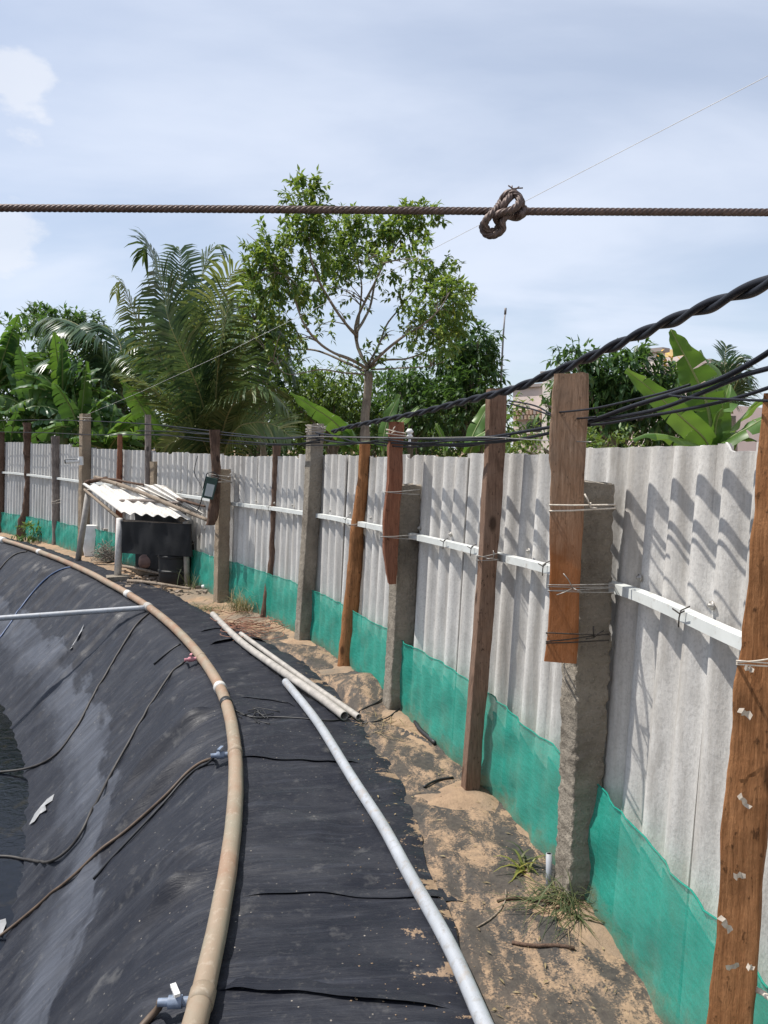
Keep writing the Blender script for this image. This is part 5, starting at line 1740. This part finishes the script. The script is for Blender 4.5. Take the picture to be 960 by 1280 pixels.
palm('small coconut palm showing dark fronds above the right banana leaves', 17.0, (912, 520), [
    dict(p=[(908, 485, 0), (902, 462, 0), (890, 455, 0), (880, 462, 0)], L=0.5, dr=0.7, n=40),
    dict(p=[(912, 480, 0.2), (914, 455, 0.3), (924, 446, 0.3), (930, 450, 0.3)], L=0.5, dr=0.7, n=40),
    dict(p=[(916, 490, -0.2), (926, 472, -0.3), (936, 478, -0.4)], L=0.5, dr=0.7, n=40),
    dict(p=[(900, 495, -0.2), (886, 486, -0.3), (874, 496, -0.4)], L=0.5, dr=0.7, n=40),
    dict(p=[(910, 480, -0.1), (906, 455, -0.1), (908, 432, 0.0)], L=0.4, dr=0.3, n=40, r=0.8),
], 79)

# ---- banana plants
def banana_leaf(parent, pts, width, mat='leaf_banana', droop=0.35, tear=0.4, roll=0.0):
    pts = resample(catmull(pts, 10), 0.035)
    N = len(pts)
    mb = MB(); mb.tube(pts, lambda t: 0.016 * (1 - 0.8 * t) * max(0.7, width / 0.3), 6)
    lf = part(mb, 'leaf', M['midrib'], parent)
    mb = MB()
    W = lambda t: width * 0.5 * (math.sin(math.pi * min(1.0, 0.06 + 0.94 * t) ** 0.8) ** 0.55 if t < 0.985 else 0.25)
    for s_ in (-1, 1):
        j = 2
        while j < N - 1:
            seg = random.randint(2, 5) if random.random() < tear else random.randint(6, 14)
            e = min(N - 1, j + seg)
            dd = droop * random.uniform(0.7, 1.3)
            o = len(mb.v)
            K = 5
            shrink = 0.0
            for i in range(j, e + 1):
                p = pts[i]
                tg = (pts[min(N - 1, i + 2)] - pts[max(0, i - 2)]).normalized()
                sd_ = tg.cross(Vector((0, 0, 1)))
                if sd_.length < 0.1: sd_ = Vector((1, 0, 0))
                sd_ = Matrix.Rotation(roll, 3, tg) @ sd_.normalized()
                up = sd_.cross(tg).normalized()
                w = W(i / (N - 1)) * (1 + 0.05 * nz(i * 0.6, s_ * 3, width * 9))
                for k in range(K):
                    u = k / (K - 1)
                    a = 0.30 - dd * 1.6 * u
                    q = p + (sd_ * s_ * math.cos(a) + up * math.sin(a)) * (w * u) + tg * (0.05 * u * w) + Vector((0, 0, -dd * 0.35 * w * u * u))
                    q += up * 0.012 * math.sin(i * 1.1 + s_) * u
                    q += tg * ((j + e) * 0.5 - i) * 0.035 * 0.28 * u * tear
                    mb.v.append(tuple(q))
            n_ = e - j + 1
            for i in range(n_ - 1):
                for k in range(K - 1):
                    a = o + i * K + k
                    f = (a, a + K, a + K + 1, a + 1)
                    mb.f.append(f if s_ > 0 else f[::-1])
            j = e if random.random() > tear * 0.6 else e
            j = max(j, e)
            if e >= N - 1: break
    ob = mb.build('blade', M[mat], None)
    ob.parent = lf
def banana(label, Y, base_px, leaves, seed, mat='leaf_banana', stem_r=0.07, dy_base=0.0):
    random.seed(seed)
    b = at_y(base_px[0], base_px[1], Y)
    t = empty('banana_plant', (b.x, b.y, 0), label, 'banana plant', 'banana plants beyond the fence')
    mb = MB()
    mb.tube(resample([Vector((b.x, b.y, -0.05)), b], 0.1), lambda u: stem_r * (1.15 - 0.6 * u), 10, jitter=0.15)
    part(mb, 'stem', M['banana_stem'], t)
    for lf in leaves:
        pts = [b + Vector((0, 0, -0.05))] + [at_y(x, y, Y + d) for x, y, d in lf['p']]
        banana_leaf(t, pts, lf['w'], lf.get('m', mat), lf.get('dr', 0.3), lf.get('t', 0.4), lf.get('r', 0.0))
    return t
# right-hand banana with its broad torn leaves
banana('bright banana plant with tall torn leaves behind the nearest sheets', 6.6, (893, 566), [
    dict(p=[(890, 540, 0.0), (882, 500, -0.05), (864, 460, -0.1), (848, 430, -0.1), (838, 411, -0.1)], w=0.34, dr=0.12, t=0.6, r=0.55),
    dict(p=[(895, 540, 0.1), (898, 500, 0.15), (888, 460, 0.2), (872, 436, 0.2)], w=0.32, dr=0.12, t=0.6, r=-0.5),
    dict(p=[(880, 548, -0.15), (850, 520, -0.3), (815, 488, -0.4), (782, 462, -0.45)], w=0.21, dr=0.25, t=0.15, r=0.9),
    dict(p=[(870, 556, -0.2), (840, 546, -0.3), (812, 542, -0.35), (788, 550, -0.4)], w=0.20, dr=0.5, t=0.1),
    dict(p=[(905, 552, -0.1), (925, 545, -0.2), (948, 552, -0.25)], w=0.20, dr=0.5, t=0.1),
    dict(p=[(905, 548, 0.1), (925, 525, 0.15), (945, 505, 0.15), (975, 488, 0.1)], w=0.26, dr=0.3, t=0.3, r=-0.4),
    dict(p=[(910, 550, -0.2), (935, 535, -0.3), (962, 520, -0.3), (990, 518, -0.3)], w=0.24, dr=0.3, t=0.3, r=0.5),
    dict(p=[(895, 530, -0.1), (906, 500, -0.2), (912, 480, -0.2)], w=0.16, dr=0.2, t=0.3, r=0.7),
], 201)
banana('banana plant whose long leaf arches left behind the tall concrete post', 8.6, (440, 566), [
    dict(p=[(432, 545, 0), (415, 525, -0.1), (388, 507, -0.2), (362, 490, -0.2)], w=0.24, dr=0.35, t=0.15, r=0.7),
    dict(p=[(440, 545, 0), (430, 528, 0.1), (416, 520, 0.1), (402, 545, 0.1)], w=0.22, dr=0.4, t=0.3),
    dict(p=[(444, 555, -0.1), (470, 552, -0.2), (492, 558, -0.2)], w=0.2, dr=0.4, t=0.2),
    dict(p=[(436, 556, -0.1), (420, 552, -0.2), (404, 556, -0.2)], w=0.2, dr=0.4, t=0.2),
], 202)
banana('banana plant with upright furled leaves behind the pointed timber', 8.2, (478, 566), [
    dict(p=[(480, 545, 0), (486, 522, 0), (494, 505, 0.02), (500, 490, 0.03)], w=0.15, dr=0.1, t=0.1, r=1.0),
    dict(p=[(484, 550, 0), (500, 530, 0.05), (516, 515, 0.1), (524, 508, 0.1)], w=0.12, dr=0.2, t=0.1, r=0.8),
], 203, stem_r=0.045)
banana('young banana plant with one narrow leaf beside the insulator post', 7.4, (556, 566), [
    dict(p=[(554, 550, 0), (548, 536, 0), (543, 526, 0.02)], w=0.10, dr=0.2, t=0.1, r=0.8),
    dict(p=[(558, 555, 0), (566, 548, 0), (580, 552, 0.02)], w=0.12, dr=0.4, t=0.1),
], 204, stem_r=0.035)
banana('banana plant with two slanting leaves behind the sawn timber', 7.0, (586, 566), [
    dict(p=[(590, 548, 0), (600, 526, 0.02), (612, 505, 0.05), (620, 492, 0.05)], w=0.15, dr=0.15, t=0.3, r=0.8),
    dict(p=[(588, 552, -0.1), (606, 540, -0.1), (634, 520, -0.1), (648, 518, -0.1)], w=0.14, dr=0.3, t=0.4),
    dict(p=[(592, 556, -0.15), (620, 546, -0.15), (648, 540, -0.2)], w=0.15, dr=0.3, t=0.4),
], 205, stem_r=0.045)
banana('banana plant with a broad drooping leaf beside the pale grey pole', 13.0, (196, 560), [
    dict(p=[(190, 535, -0.1), (175, 505, -0.2), (160, 485, -0.3), (148, 470, -0.3)], w=0.42, dr=0.3, t=0.3, r=0.7),
    dict(p=[(206, 540, 0), (226, 518, 0.0), (246, 512, 0.0), (258, 522, 0)], w=0.34, dr=0.4, t=0.3),
    dict(p=[(190, 550, -0.2), (160, 540, -0.3), (130, 545, -0.4)], w=0.3, dr=0.4, t=0.4),
    dict(p=[(196, 530, 0.1), (186, 500, 0.2), (178, 470, 0.2), (176, 440, 0.2)], w=0.4, dr=0.2, t=0.5, r=0.5, m='leaf_banana_dark'),
], 206)
def banana_clump(label, Y, bx, by, spread, n, L, seed, mat='leaf_banana_dark'):
    random.seed(seed)
    lv_ = []
    k_ = F / Y
    for i in range(n):
        a = (i / max(1, n - 1) - 0.5) * spread + random.uniform(-0.15, 0.15)
        ln = L * random.uniform(0.8, 1.15) * k_
        dx, dyy = math.sin(a), math.cos(a)
        dep = random.uniform(-0.8, 0.5)
        sag = abs(math.sin(a)) * 0.55 + random.uniform(0.0, 0.25)
        p = []
        for u in (0.3, 0.6, 0.85, 1.0):
            p.append((bx + dx * ln * u, by - dyy * ln * u + sag * ln * u * u * 0.8, dep * u))
        lv_.append(dict(p=p, w=random.uniform(0.34, 0.52), dr=random.uniform(0.2, 0.5), t=random.uniform(0.7, 0.98), r=random.uniform(-0.9, 0.9), m=mat if random.random() < 0.7 else 'leaf_banana'))
    return banana(label, Y, (bx, by), lv_, seed + 1, mat, 0.10)
banana_clump('tall banana plant with broad leaves rising highest at the far end of the fence', 17.0, -5, 480, 2.8, 12, 1.95, 301)
banana_clump('banana plant with torn leaves above the crooked root ended pole', 16.6, 42, 520, 2.6, 11, 1.7, 311)
banana_clump('banana plant with a pale new leaf behind the greyish bark pole', 16.0, 78, 500, 2.4, 11, 1.5, 321)
banana_clump('banana plant between the greyish bark pole and the tan concrete post', 15.6, 100, 535, 2.8, 10, 1.4, 331)
banana_clump('low banana plant beside the tan concrete post', 15.2, 135, 560, 2.6, 9, 1.2, 341)
banana_clump('low banana plant over the wires at the far end of the fence', 16.2, 12, 560, 2.8, 9, 1.2, 351)
banana_clump('drooping banana plant outside the far end of the fence', 17.4, -70, 500, 2.6, 8, 1.9, 361)

# ---- leafy trees and bushes beyond the fence
def bush(name, label, cat, Y, clumps, mat, seed, leafL, leafW, n, trunk=None, droop=0.5, per=7, group='bushes and trees beyond the fence', tw=0.22):
    random.seed(seed)
    k_ = Y / F
    x0 = trunk if trunk is not None else clumps[0][0]
    b = at_y(x0, 560, Y)
    t = empty(name, (b.x, b.y, 0), label, cat, group)
    lv = MB(); wd = MB()
    base = Vector((b.x, b.y, -0.05))
    top = at_y(x0, min(c[1] for c in clumps) * 0.5 + 280, Y)
    wd.tube(resample([base, base.lerp(top, 0.5) + Vector((0.06, 0, 0)), top], 0.15), lambda u: 0.09 * (1 - 0.5 * u), 8, jitter=0.2)
    for (x, y, rx, ry, dens) in clumps:
        c = at_y(x, y, Y + random.uniform(-0.35, 0.35))
        clump(lv, c, (rx * k_, rx * k_ * 0.9, ry * k_), int(n * dens), leafL, leafW, droop, per, tw, 0.35)
        wd.tube(catmull([base.lerp(top, 0.6), base.lerp(top, 0.8).lerp(c, 0.4), c], 5), lambda u: 0.035 * (1 - 0.6 * u), 6)
    part(lv, 'crown', M[mat], t)
    part(wd, 'trunk', M['trunk_bark'], t)
    return t
bush('mango_tree', 'dense dark leaved tree in front of the pink house', 'tree', 9.0, [(760, 470, 34, 28, 1.3), (730, 480, 30, 30, 1.0), (795, 470, 30, 28, 1.1), (745, 515, 40, 32, 1.2), (800, 520, 44, 32, 1.2), (836, 500, 26, 34, 0.8), (722, 520, 20, 28, 0.8), (780, 500, 40, 30, 1.0), (850, 540, 40, 24, 0.8), (682, 506, 7, 9, 0.12), (720, 455, 18, 12, 0.35)], 'leaf_dark', 401, 0.125, 0.046, 95, 765, 0.75, 8)
bush('mango_tree', 'tall narrow dark tree beside the antenna', 'tree', 14.0, [(590, 440, 26, 22, 1.0), (600, 470, 22, 26, 1.0), (570, 455, 24, 24, 1.0), (580, 495, 36, 30, 1.2), (560, 520, 36, 30, 1.0), (604, 512, 20, 28, 0.9), (598, 425, 18, 12, 0.5)], 'leaf_dark', 402, 0.17, 0.06, 85, 585, 0.6)
bush('leafy_bush', 'dark bush right behind the trunk of the slender tree', 'bush', 14.5, [(500, 490, 36, 26, 1.0), (530, 500, 34, 30, 1.0), (485, 525, 40, 28, 1.0), (540, 530, 40, 26, 1.0), (515, 470, 26, 16, 0.6)], 'leaf_dark', 403, 0.15, 0.055, 80, 515, 0.5)
bush('leafy_bush', 'bright green bush between the palm and the slender tree', 'bush', 15.0, [(420, 480, 34, 24, 1.0), (390, 490, 30, 24, 1.0), (440, 500, 30, 26, 1.0), (405, 520, 46, 28, 1.2), (370, 510, 26, 24, 0.8), (455, 530, 36, 24, 0.9)], 'leaf_mid', 404, 0.14, 0.05, 85, 415, 0.5)
bush('leafy_bush', 'yellowish leafy bush top rising behind the palm fronds', 'bush', 16.0, [(320, 415, 30, 18, 1.0), (345, 430, 24, 20, 0.8), (305, 430, 22, 20, 0.7), (330, 470, 36, 34, 1.0), (300, 480, 30, 34, 0.8)], 'leaf_mid', 405, 0.13, 0.05, 70, 325, 0.5)
bush('leafy_bush', 'low bush along the sheets beneath the dark leaved tree', 'bush', 7.2, [(760, 552, 34, 14, 1.0), (720, 556, 30, 12, 1.0), (680, 561, 24, 11, 0.8), (650, 560, 24, 11, 0.8)], 'leaf_mid', 406, 0.07, 0.028, 44, 720, 0.3, 7, tw=0.12)
bush('flowering_bush', 'bush with orange yellow tips by the right end of the pink house', 'bush', 14.0, [(838, 475, 16, 18, 0.8), (828, 505, 24, 26, 0.8), (852, 505, 20, 24, 0.7)], 'leaf_mid', 407, 0.12, 0.045, 60, 838, 0.5)
FAR = [(-60, 470, 110, 90), (60, 480, 90, 80), (170, 490, 90, 80), (260, 470, 80, 80), (350, 500, 80, 60), (450, 510, 80, 50), (540, 500, 70, 50)]
FL = ['dark distant tree past the far end of the fence', 'dark distant tree behind the torn banana leaves', 'dark distant tree behind the low spreading palm', 'dark distant tree behind the bushy young palm', 'dark distant tree behind the yellowish bush', 'dark distant tree behind the bright green bush', 'dark distant tree behind the tall narrow tree']
for i, ((x, y, rx, ry), lab) in enumerate(zip(FAR, FL)):
    cl_ = []
    random.seed(500 + i)
    for k in range(9):
        cl_.append((x + random.uniform(-0.8, 0.8) * rx, min(560, y + random.uniform(-0.6, 0.9) * ry), rx * 0.42, ry * 0.36, 0.8))
    bush('distant_tree', lab, 'tree', 21.0 + (i % 3), cl_, 'leaf_dark', 510 + i, 0.26, 0.10, 60, x, 0.5, 7, 'distant trees behind the plants', 0.4)
bush('distant_tree', 'small dark treetop peeping over the banana plants', 'tree', 24.0, [(52, 398, 14, 10, 1.0), (85, 402, 16, 8, 1.0), (110, 404, 12, 6, 0.7), (66, 412, 30, 14, 1.0)], 'leaf_dark', 530, 0.24, 0.09, 50, 70, 0.5, 7, 'distant trees behind the plants', 0.35)
HEDGE = [(-40, 540), (40, 545), (110, 540), (180, 545), (250, 540), (320, 545), (390, 540), (460, 545), (530, 540), (600, 545)]
HL = ['past the far end pole', 'behind the crooked root ended pole', 'behind the tan concrete post', 'behind the pale grey pole', 'behind the timber over the shelter', 'behind the dark crooked pole', 'behind the tall concrete post', 'behind the orange round pole', 'behind the pointed timber', 'behind the sawn timber']
for i, ((x, y), lab) in enumerate(zip(HEDGE, HL)):
    random.seed(600 + i)
    cl_ = [(x + random.uniform(-40, 40), y + random.uniform(-24, 16), 34, 22, 0.9) for k in range(5)] + [(x, 560, 50, 24, 1.2)]
    bush('hedge_shrub', 'low dark shrub seen over the fence ' + lab, 'shrub', 18.5 - (i % 2) * 1.2, cl_, 'leaf_dark' if i % 3 else 'leaf_mid', 620 + i, 0.17, 0.07, 46, x, 0.4, 7, 'low shrubs seen over the fence', 0.3)
# flowers on the bush near the house
random.seed(41)
mb = MB()
for k in range(26):
    c = at_y(random.gauss(835, 9), random.gauss(452, 6), 13.9)
    leaf(mb, c, rvec().normalized(), Vector((0, 0, 1)), 0.09, 0.06)
ob = mb.build('orange_blossom', M['flower_yellow'])
tag(ob, 'orange yellow blossom heads on top of the bush by the pink house', 'blossom', kind='stuff')

# ------------------------------------------------------------------ pink house behind the trees
HY = 22.0
hk = HY / F
house = empty('pink_house', (at_y(760, 560, HY).x, HY + 2, 0), 'pale pink flat roofed house with a lattice band behind the trees', 'house')
def hx(px): return at_y(px, 560, HY).x
def hz_(py): return at_y(480, py, HY).z
def hbox(name, x0, x1, y0, y1, d0, d1, mat):
    """pixel columns x0..x1, rows y0 (top)..y1 (None = ground), metres behind the front plane"""
    zt = hz_(y0); zb = 0.0 if y1 is None else hz_(y1)
    mb = MB(); mb.box(((hx(x0) + hx(x1)) / 2, HY + (d0 + d1) / 2, (zt + zb) / 2), (hx(x1) - hx(x0), d1 - d0, zt - zb))
    piv = Vector((hx(650), HY, 0)); R_ = Matrix.Rotation(math.radians(-48), 3, 'Z')
    mb.v = [tuple(R_ @ (Vector(v) - piv) + piv) for v in mb.v]
    return part(mb, name, M[mat], house, smooth_=False)
hbox('wall', 628, 870, 512, None, 0.3, 6.0, 'house_pink')
hbox('parapet', 628, 866, 484, 512, 0.28, 0.5, 'house_pink')
hbox('coping', 624, 870, 480, 483.8, 0.2, 0.58, 'house_cap')
hbox('pier', 681, 700, 470, None, 0.05, 0.27, 'house_white')
hbox('pier_cap', 679, 702, 466.5, 469.8, 0.0, 0.32, 'house_cap')
hbox('upper_room', 790, 842, 458, 479, 1.0, 4.0, 'house_pink')
hbox('pier', 812, 834, 457, None, 0.02, 0.25, 'house_white')
hbox('pier_cap', 808, 838, 452.5, 456.8, -0.05, 0.3, 'house_cap')
hbox('water_tank_stand', 800, 816, 446, 457.8, 1.6, 2.2, 'house_yellow')
# lattice band of staggered blocks
for r_ in range(2):
    for c_ in range(9):
        x = 630 + c_ * 5.6 + (2.8 if r_ else 0)
        hbox('lattice_block', x, x + 3.6, 513 + r_ * 6, 518 + r_ * 6, 0.18, 0.298, 'house_tan' if (r_ + c_) % 3 else 'house_cap')
hbox('window', 652, 676, 528, 540, 0.22, 0.295, 'dark_opening')
hbox('window_sill', 650, 678, 540.5, 542, 0.15, 0.294, 'house_white')
an = empty('antenna_mast', (at_y(626, 560, 20).x, 20, 0), 'thin vertical antenna rod rising beside the pink house', 'antenna')
a = at_y(626, 560, 20); a.z = 0
mb = MB(); mb.tube([a, at_y(626, 480, 20), at_y(629, 420, 20), at_y(631.5, 388, 20)], lambda t: 0.035 - 0.018 * t, 8); part(mb, 'rod', M['antenna_grey'], an)
mb = MB(); mb.tube([at_y(631.5, 393, 20), at_y(632, 385, 20)], 0.03, 8); part(mb, 'tip', M['antenna_grey'], an)

mb = MB()
mb.tube(catmull([at_y(936, 1226, 1.62), at_y(944, 1236, 1.60), at_y(956, 1243, 1.58), at_y(975, 1262, 1.56)], 8), 0.006, 8, lobes=3, lobe_amp=0.3, twist=200)
tag(mb.build('rope_end', M['cord_white']), 'short pale rope end over the net beside the broad orange plank', 'rope')
# ------------------------------------------------------------------ weeds, grass, red net
def blades(mb, base, n, L, spread, w=0.006, up=0.6, lean=(0, 0)):
    for k in range(n):
        a = random.uniform(0, 2 * math.pi)
        p = base + Vector((random.gauss(0, spread * 0.25), random.gauss(0, spread * 0.25), 0))
        d = Vector((math.cos(a) + lean[0], math.sin(a) + lean[1], up * random.uniform(0.5, 1.8))).normalized()
        ln = L * random.uniform(0.5, 1.15)
        s_ = d.cross(Vector((0, 0, 1))).normalized() * w * random.uniform(0.6, 1.2)
        q = p
        o = len(mb.v)
        for i in range(5):
            ww = s_ * (1 - i / 4.6)
            mb.v += [tuple(q - ww), tuple(q + ww)]
            q = q + d * ln / 4
            q.z = max(q.z, base.z + 0.006)
            d = (d + Vector((0, 0, -0.42))).normalized()
        for i in range(4):
            mb.f.append((o + 2 * i, o + 2 * i + 1, o + 2 * i + 3, o + 2 * i + 2))
random.seed(61)
gr = empty('grass_clump', hit(704, 1128), 'straggling grass clump at the foot of the crumbling concrete post', 'grass')
mb = MB()
blades(mb, hit(708, 1122), 60, 0.20, 0.12, 0.0028, 0.7, (-0.3, -0.4))
blades(mb, hit(690, 1130), 40, 0.22, 0.16, 0.0028, 0.5, (-0.4, -0.3))
blades(mb, hit(720, 1140), 30, 0.20, 0.10, 0.0028, 0.5, (0.1, -0.6))
part(mb, 'blades', M['leaf_grass'], gr)
mb = MB(); blades(mb, hit(700, 1135), 26, 0.20, 0.16, 0.0025, 0.3, (-0.2, -0.4)); part(mb, 'dry_blades', M['leaf_dry'], gr)
yp = empty('weed', hit(655, 1090), 'small weed with yellow green strap leaves by the green net', 'weed')
mb = MB(); blades(mb, hit(656, 1088), 14, 0.13, 0.06, 0.007, 1.0, (-0.1, -0.1)); part(mb, 'leaves', M['leaf_yellow'], yp)
mb = MB(); blades(mb, hit(654, 1080), 12, 0.12, 0.06, 0.006, 1.3); part(mb, 'leaves', M['leaf_grass'], yp)
def tuft(name, px, py, n, L, w, mat, label, sp=0.12, up=1.6):
    t = empty(name, hit(px, py), label, 'grass', 'weeds along the fence')
    mb = MB(); blades(mb, hit(px, py), n, L, sp, w, up); part(mb, 'blades', M[mat], t)
tuft('grass_tuft', 308, 764, 90, 0.34, 0.004, 'leaf_dry', 'dry yellow grass tuft beside the dark crooked pole', 0.35)
tuft('grass_tuft', 298, 762, 60, 0.30, 0.004, 'leaf_grass', 'green grass tuft beside the short concrete post', 0.3)
tuft('grass_tuft', 420, 708 + 70, 30, 0.26, 0.004, 'leaf_dry', 'thin dry grass between the crooked pole and the tall concrete post', 0.2)
tuft('grass_tuft', 255, 760, 110, 0.20, 0.004, 'leaf_grass', 'flattened grass at the end of the pair of grey pipes', 0.5, 0.4)
tuft('grass_tuft', 243, 735, 30, 0.35, 0.004, 'leaf_grass', 'tall thin weeds at the near corner of the shelter', 0.2, 2.0)
tuft('grass_tuft', 262, 765, 80, 0.16, 0.004, 'leaf_dry', 'flattened dry grass in front of the short concrete post', 0.6, 0.3)
tuft('grass_tuft', 485, 900, 60, 0.14, 0.003, 'leaf_dry', 'dry straw at the foot of the pointed timber post', 0.5, 0.3)
tuft('grass_tuft', 640, 1000, 16, 0.08, 0.003, 'leaf_dry', 'wisps of dry grass under the green net by the sawn timber', 0.2, 0.6)
random.seed(66)
wp = empty('weed', ground(36, 676), 'bushy green weed at the foot of the crooked root ended pole', 'weed')
mb = MB(); clump(mb, ground(38, 676) + Vector((0.05, -0.1, 0.16)), (0.22, 0.2, 0.17), 40, 0.09, 0.04, 0.4, 6, 0.1, 0.2); part(mb, 'leaves', M['leaf_mid'], wp)
random.seed(71)
mb = MB()
for k in range(34):
    c = ground(random.uniform(286, 345), random.uniform(772, 800))
    pts = []
    a0 = random.uniform(0, 6)
    for j in range(6):
        a = a0 + j * 0.5
        pts.append(drop(c.x + math.cos(a) * 0.22 + random.uniform(-0.04, 0.04), c.y + math.sin(a) * 0.2, 0.012 + random.uniform(0, 0.04)))
    mb.tube(catmull(pts, 4), 0.0028, 4)
tag(mb.build('red_netting', M['red_net']), 'coil of reddish fishing net on the sand beside the dark crooked pole', 'net')
random.seed(85)
mb = MB()
k = 0
while k < 150:
    g = ground(random.uniform(300, 800), random.uniform(780, 1275))
    fd = fence_dist(g)
    if fd < 0.04 or fd > 0.55: continue
    p = drop(g.x, g.y, 0.006)
    a = random.uniform(0, 6.28)
    leaf(mb, p, Vector((math.cos(a), math.sin(a), random.uniform(0, 0.12))).normalized(), Vector((0, 0, 1)), random.uniform(0.012, 0.034), random.uniform(0.003, 0.009), 0.2)
    k += 1
tag(mb.build('leaf_litter', M['leaf_dry']), 'dry fallen leaves and straw bits on the sand along the fence', 'leaf litter', kind='stuff')
# small stones and clods on the sand and liner
random.seed(81)
mb = MB()
cnt = 0
while cnt < 420:
    x, y = random.uniform(430, 800), random.uniform(860, 1275)
    g = ground(x, y)
    if fence_dist(g) < 0.05 or fence_dist(g) > 0.9: continue
    p = hit(x, y)
    if p.z > 0.12 or p.z < -0.05: continue
    r = random.uniform(0.0012, 0.004) * (1.8 if random.random() < 0.06 else 1)
    o = len(mb.v)
    for v in ((1, 0, 0), (0, 1, 0), (-1, 0, 0), (0, -1, 0), (0, 0, 0.8), (0, 0, -0.6)):
        q = Vector(v) * r * random.uniform(0.6, 1.3)
        mb.v.append((p.x + q.x * 1.3, p.y + q.y, p.z + q.z + r * 0.3))
    for a, b in ((0, 1), (1, 2), (2, 3), (3, 0)):
        mb.f += [(o + a, o + b, o + 4), (o + b, o + a, o + 5)]
    cnt += 1
tag(mb.build('pebbles', M['sandy_ground'], smooth_=False), 'small clods of sand scattered over the liner', 'pebbles', kind='stuff')
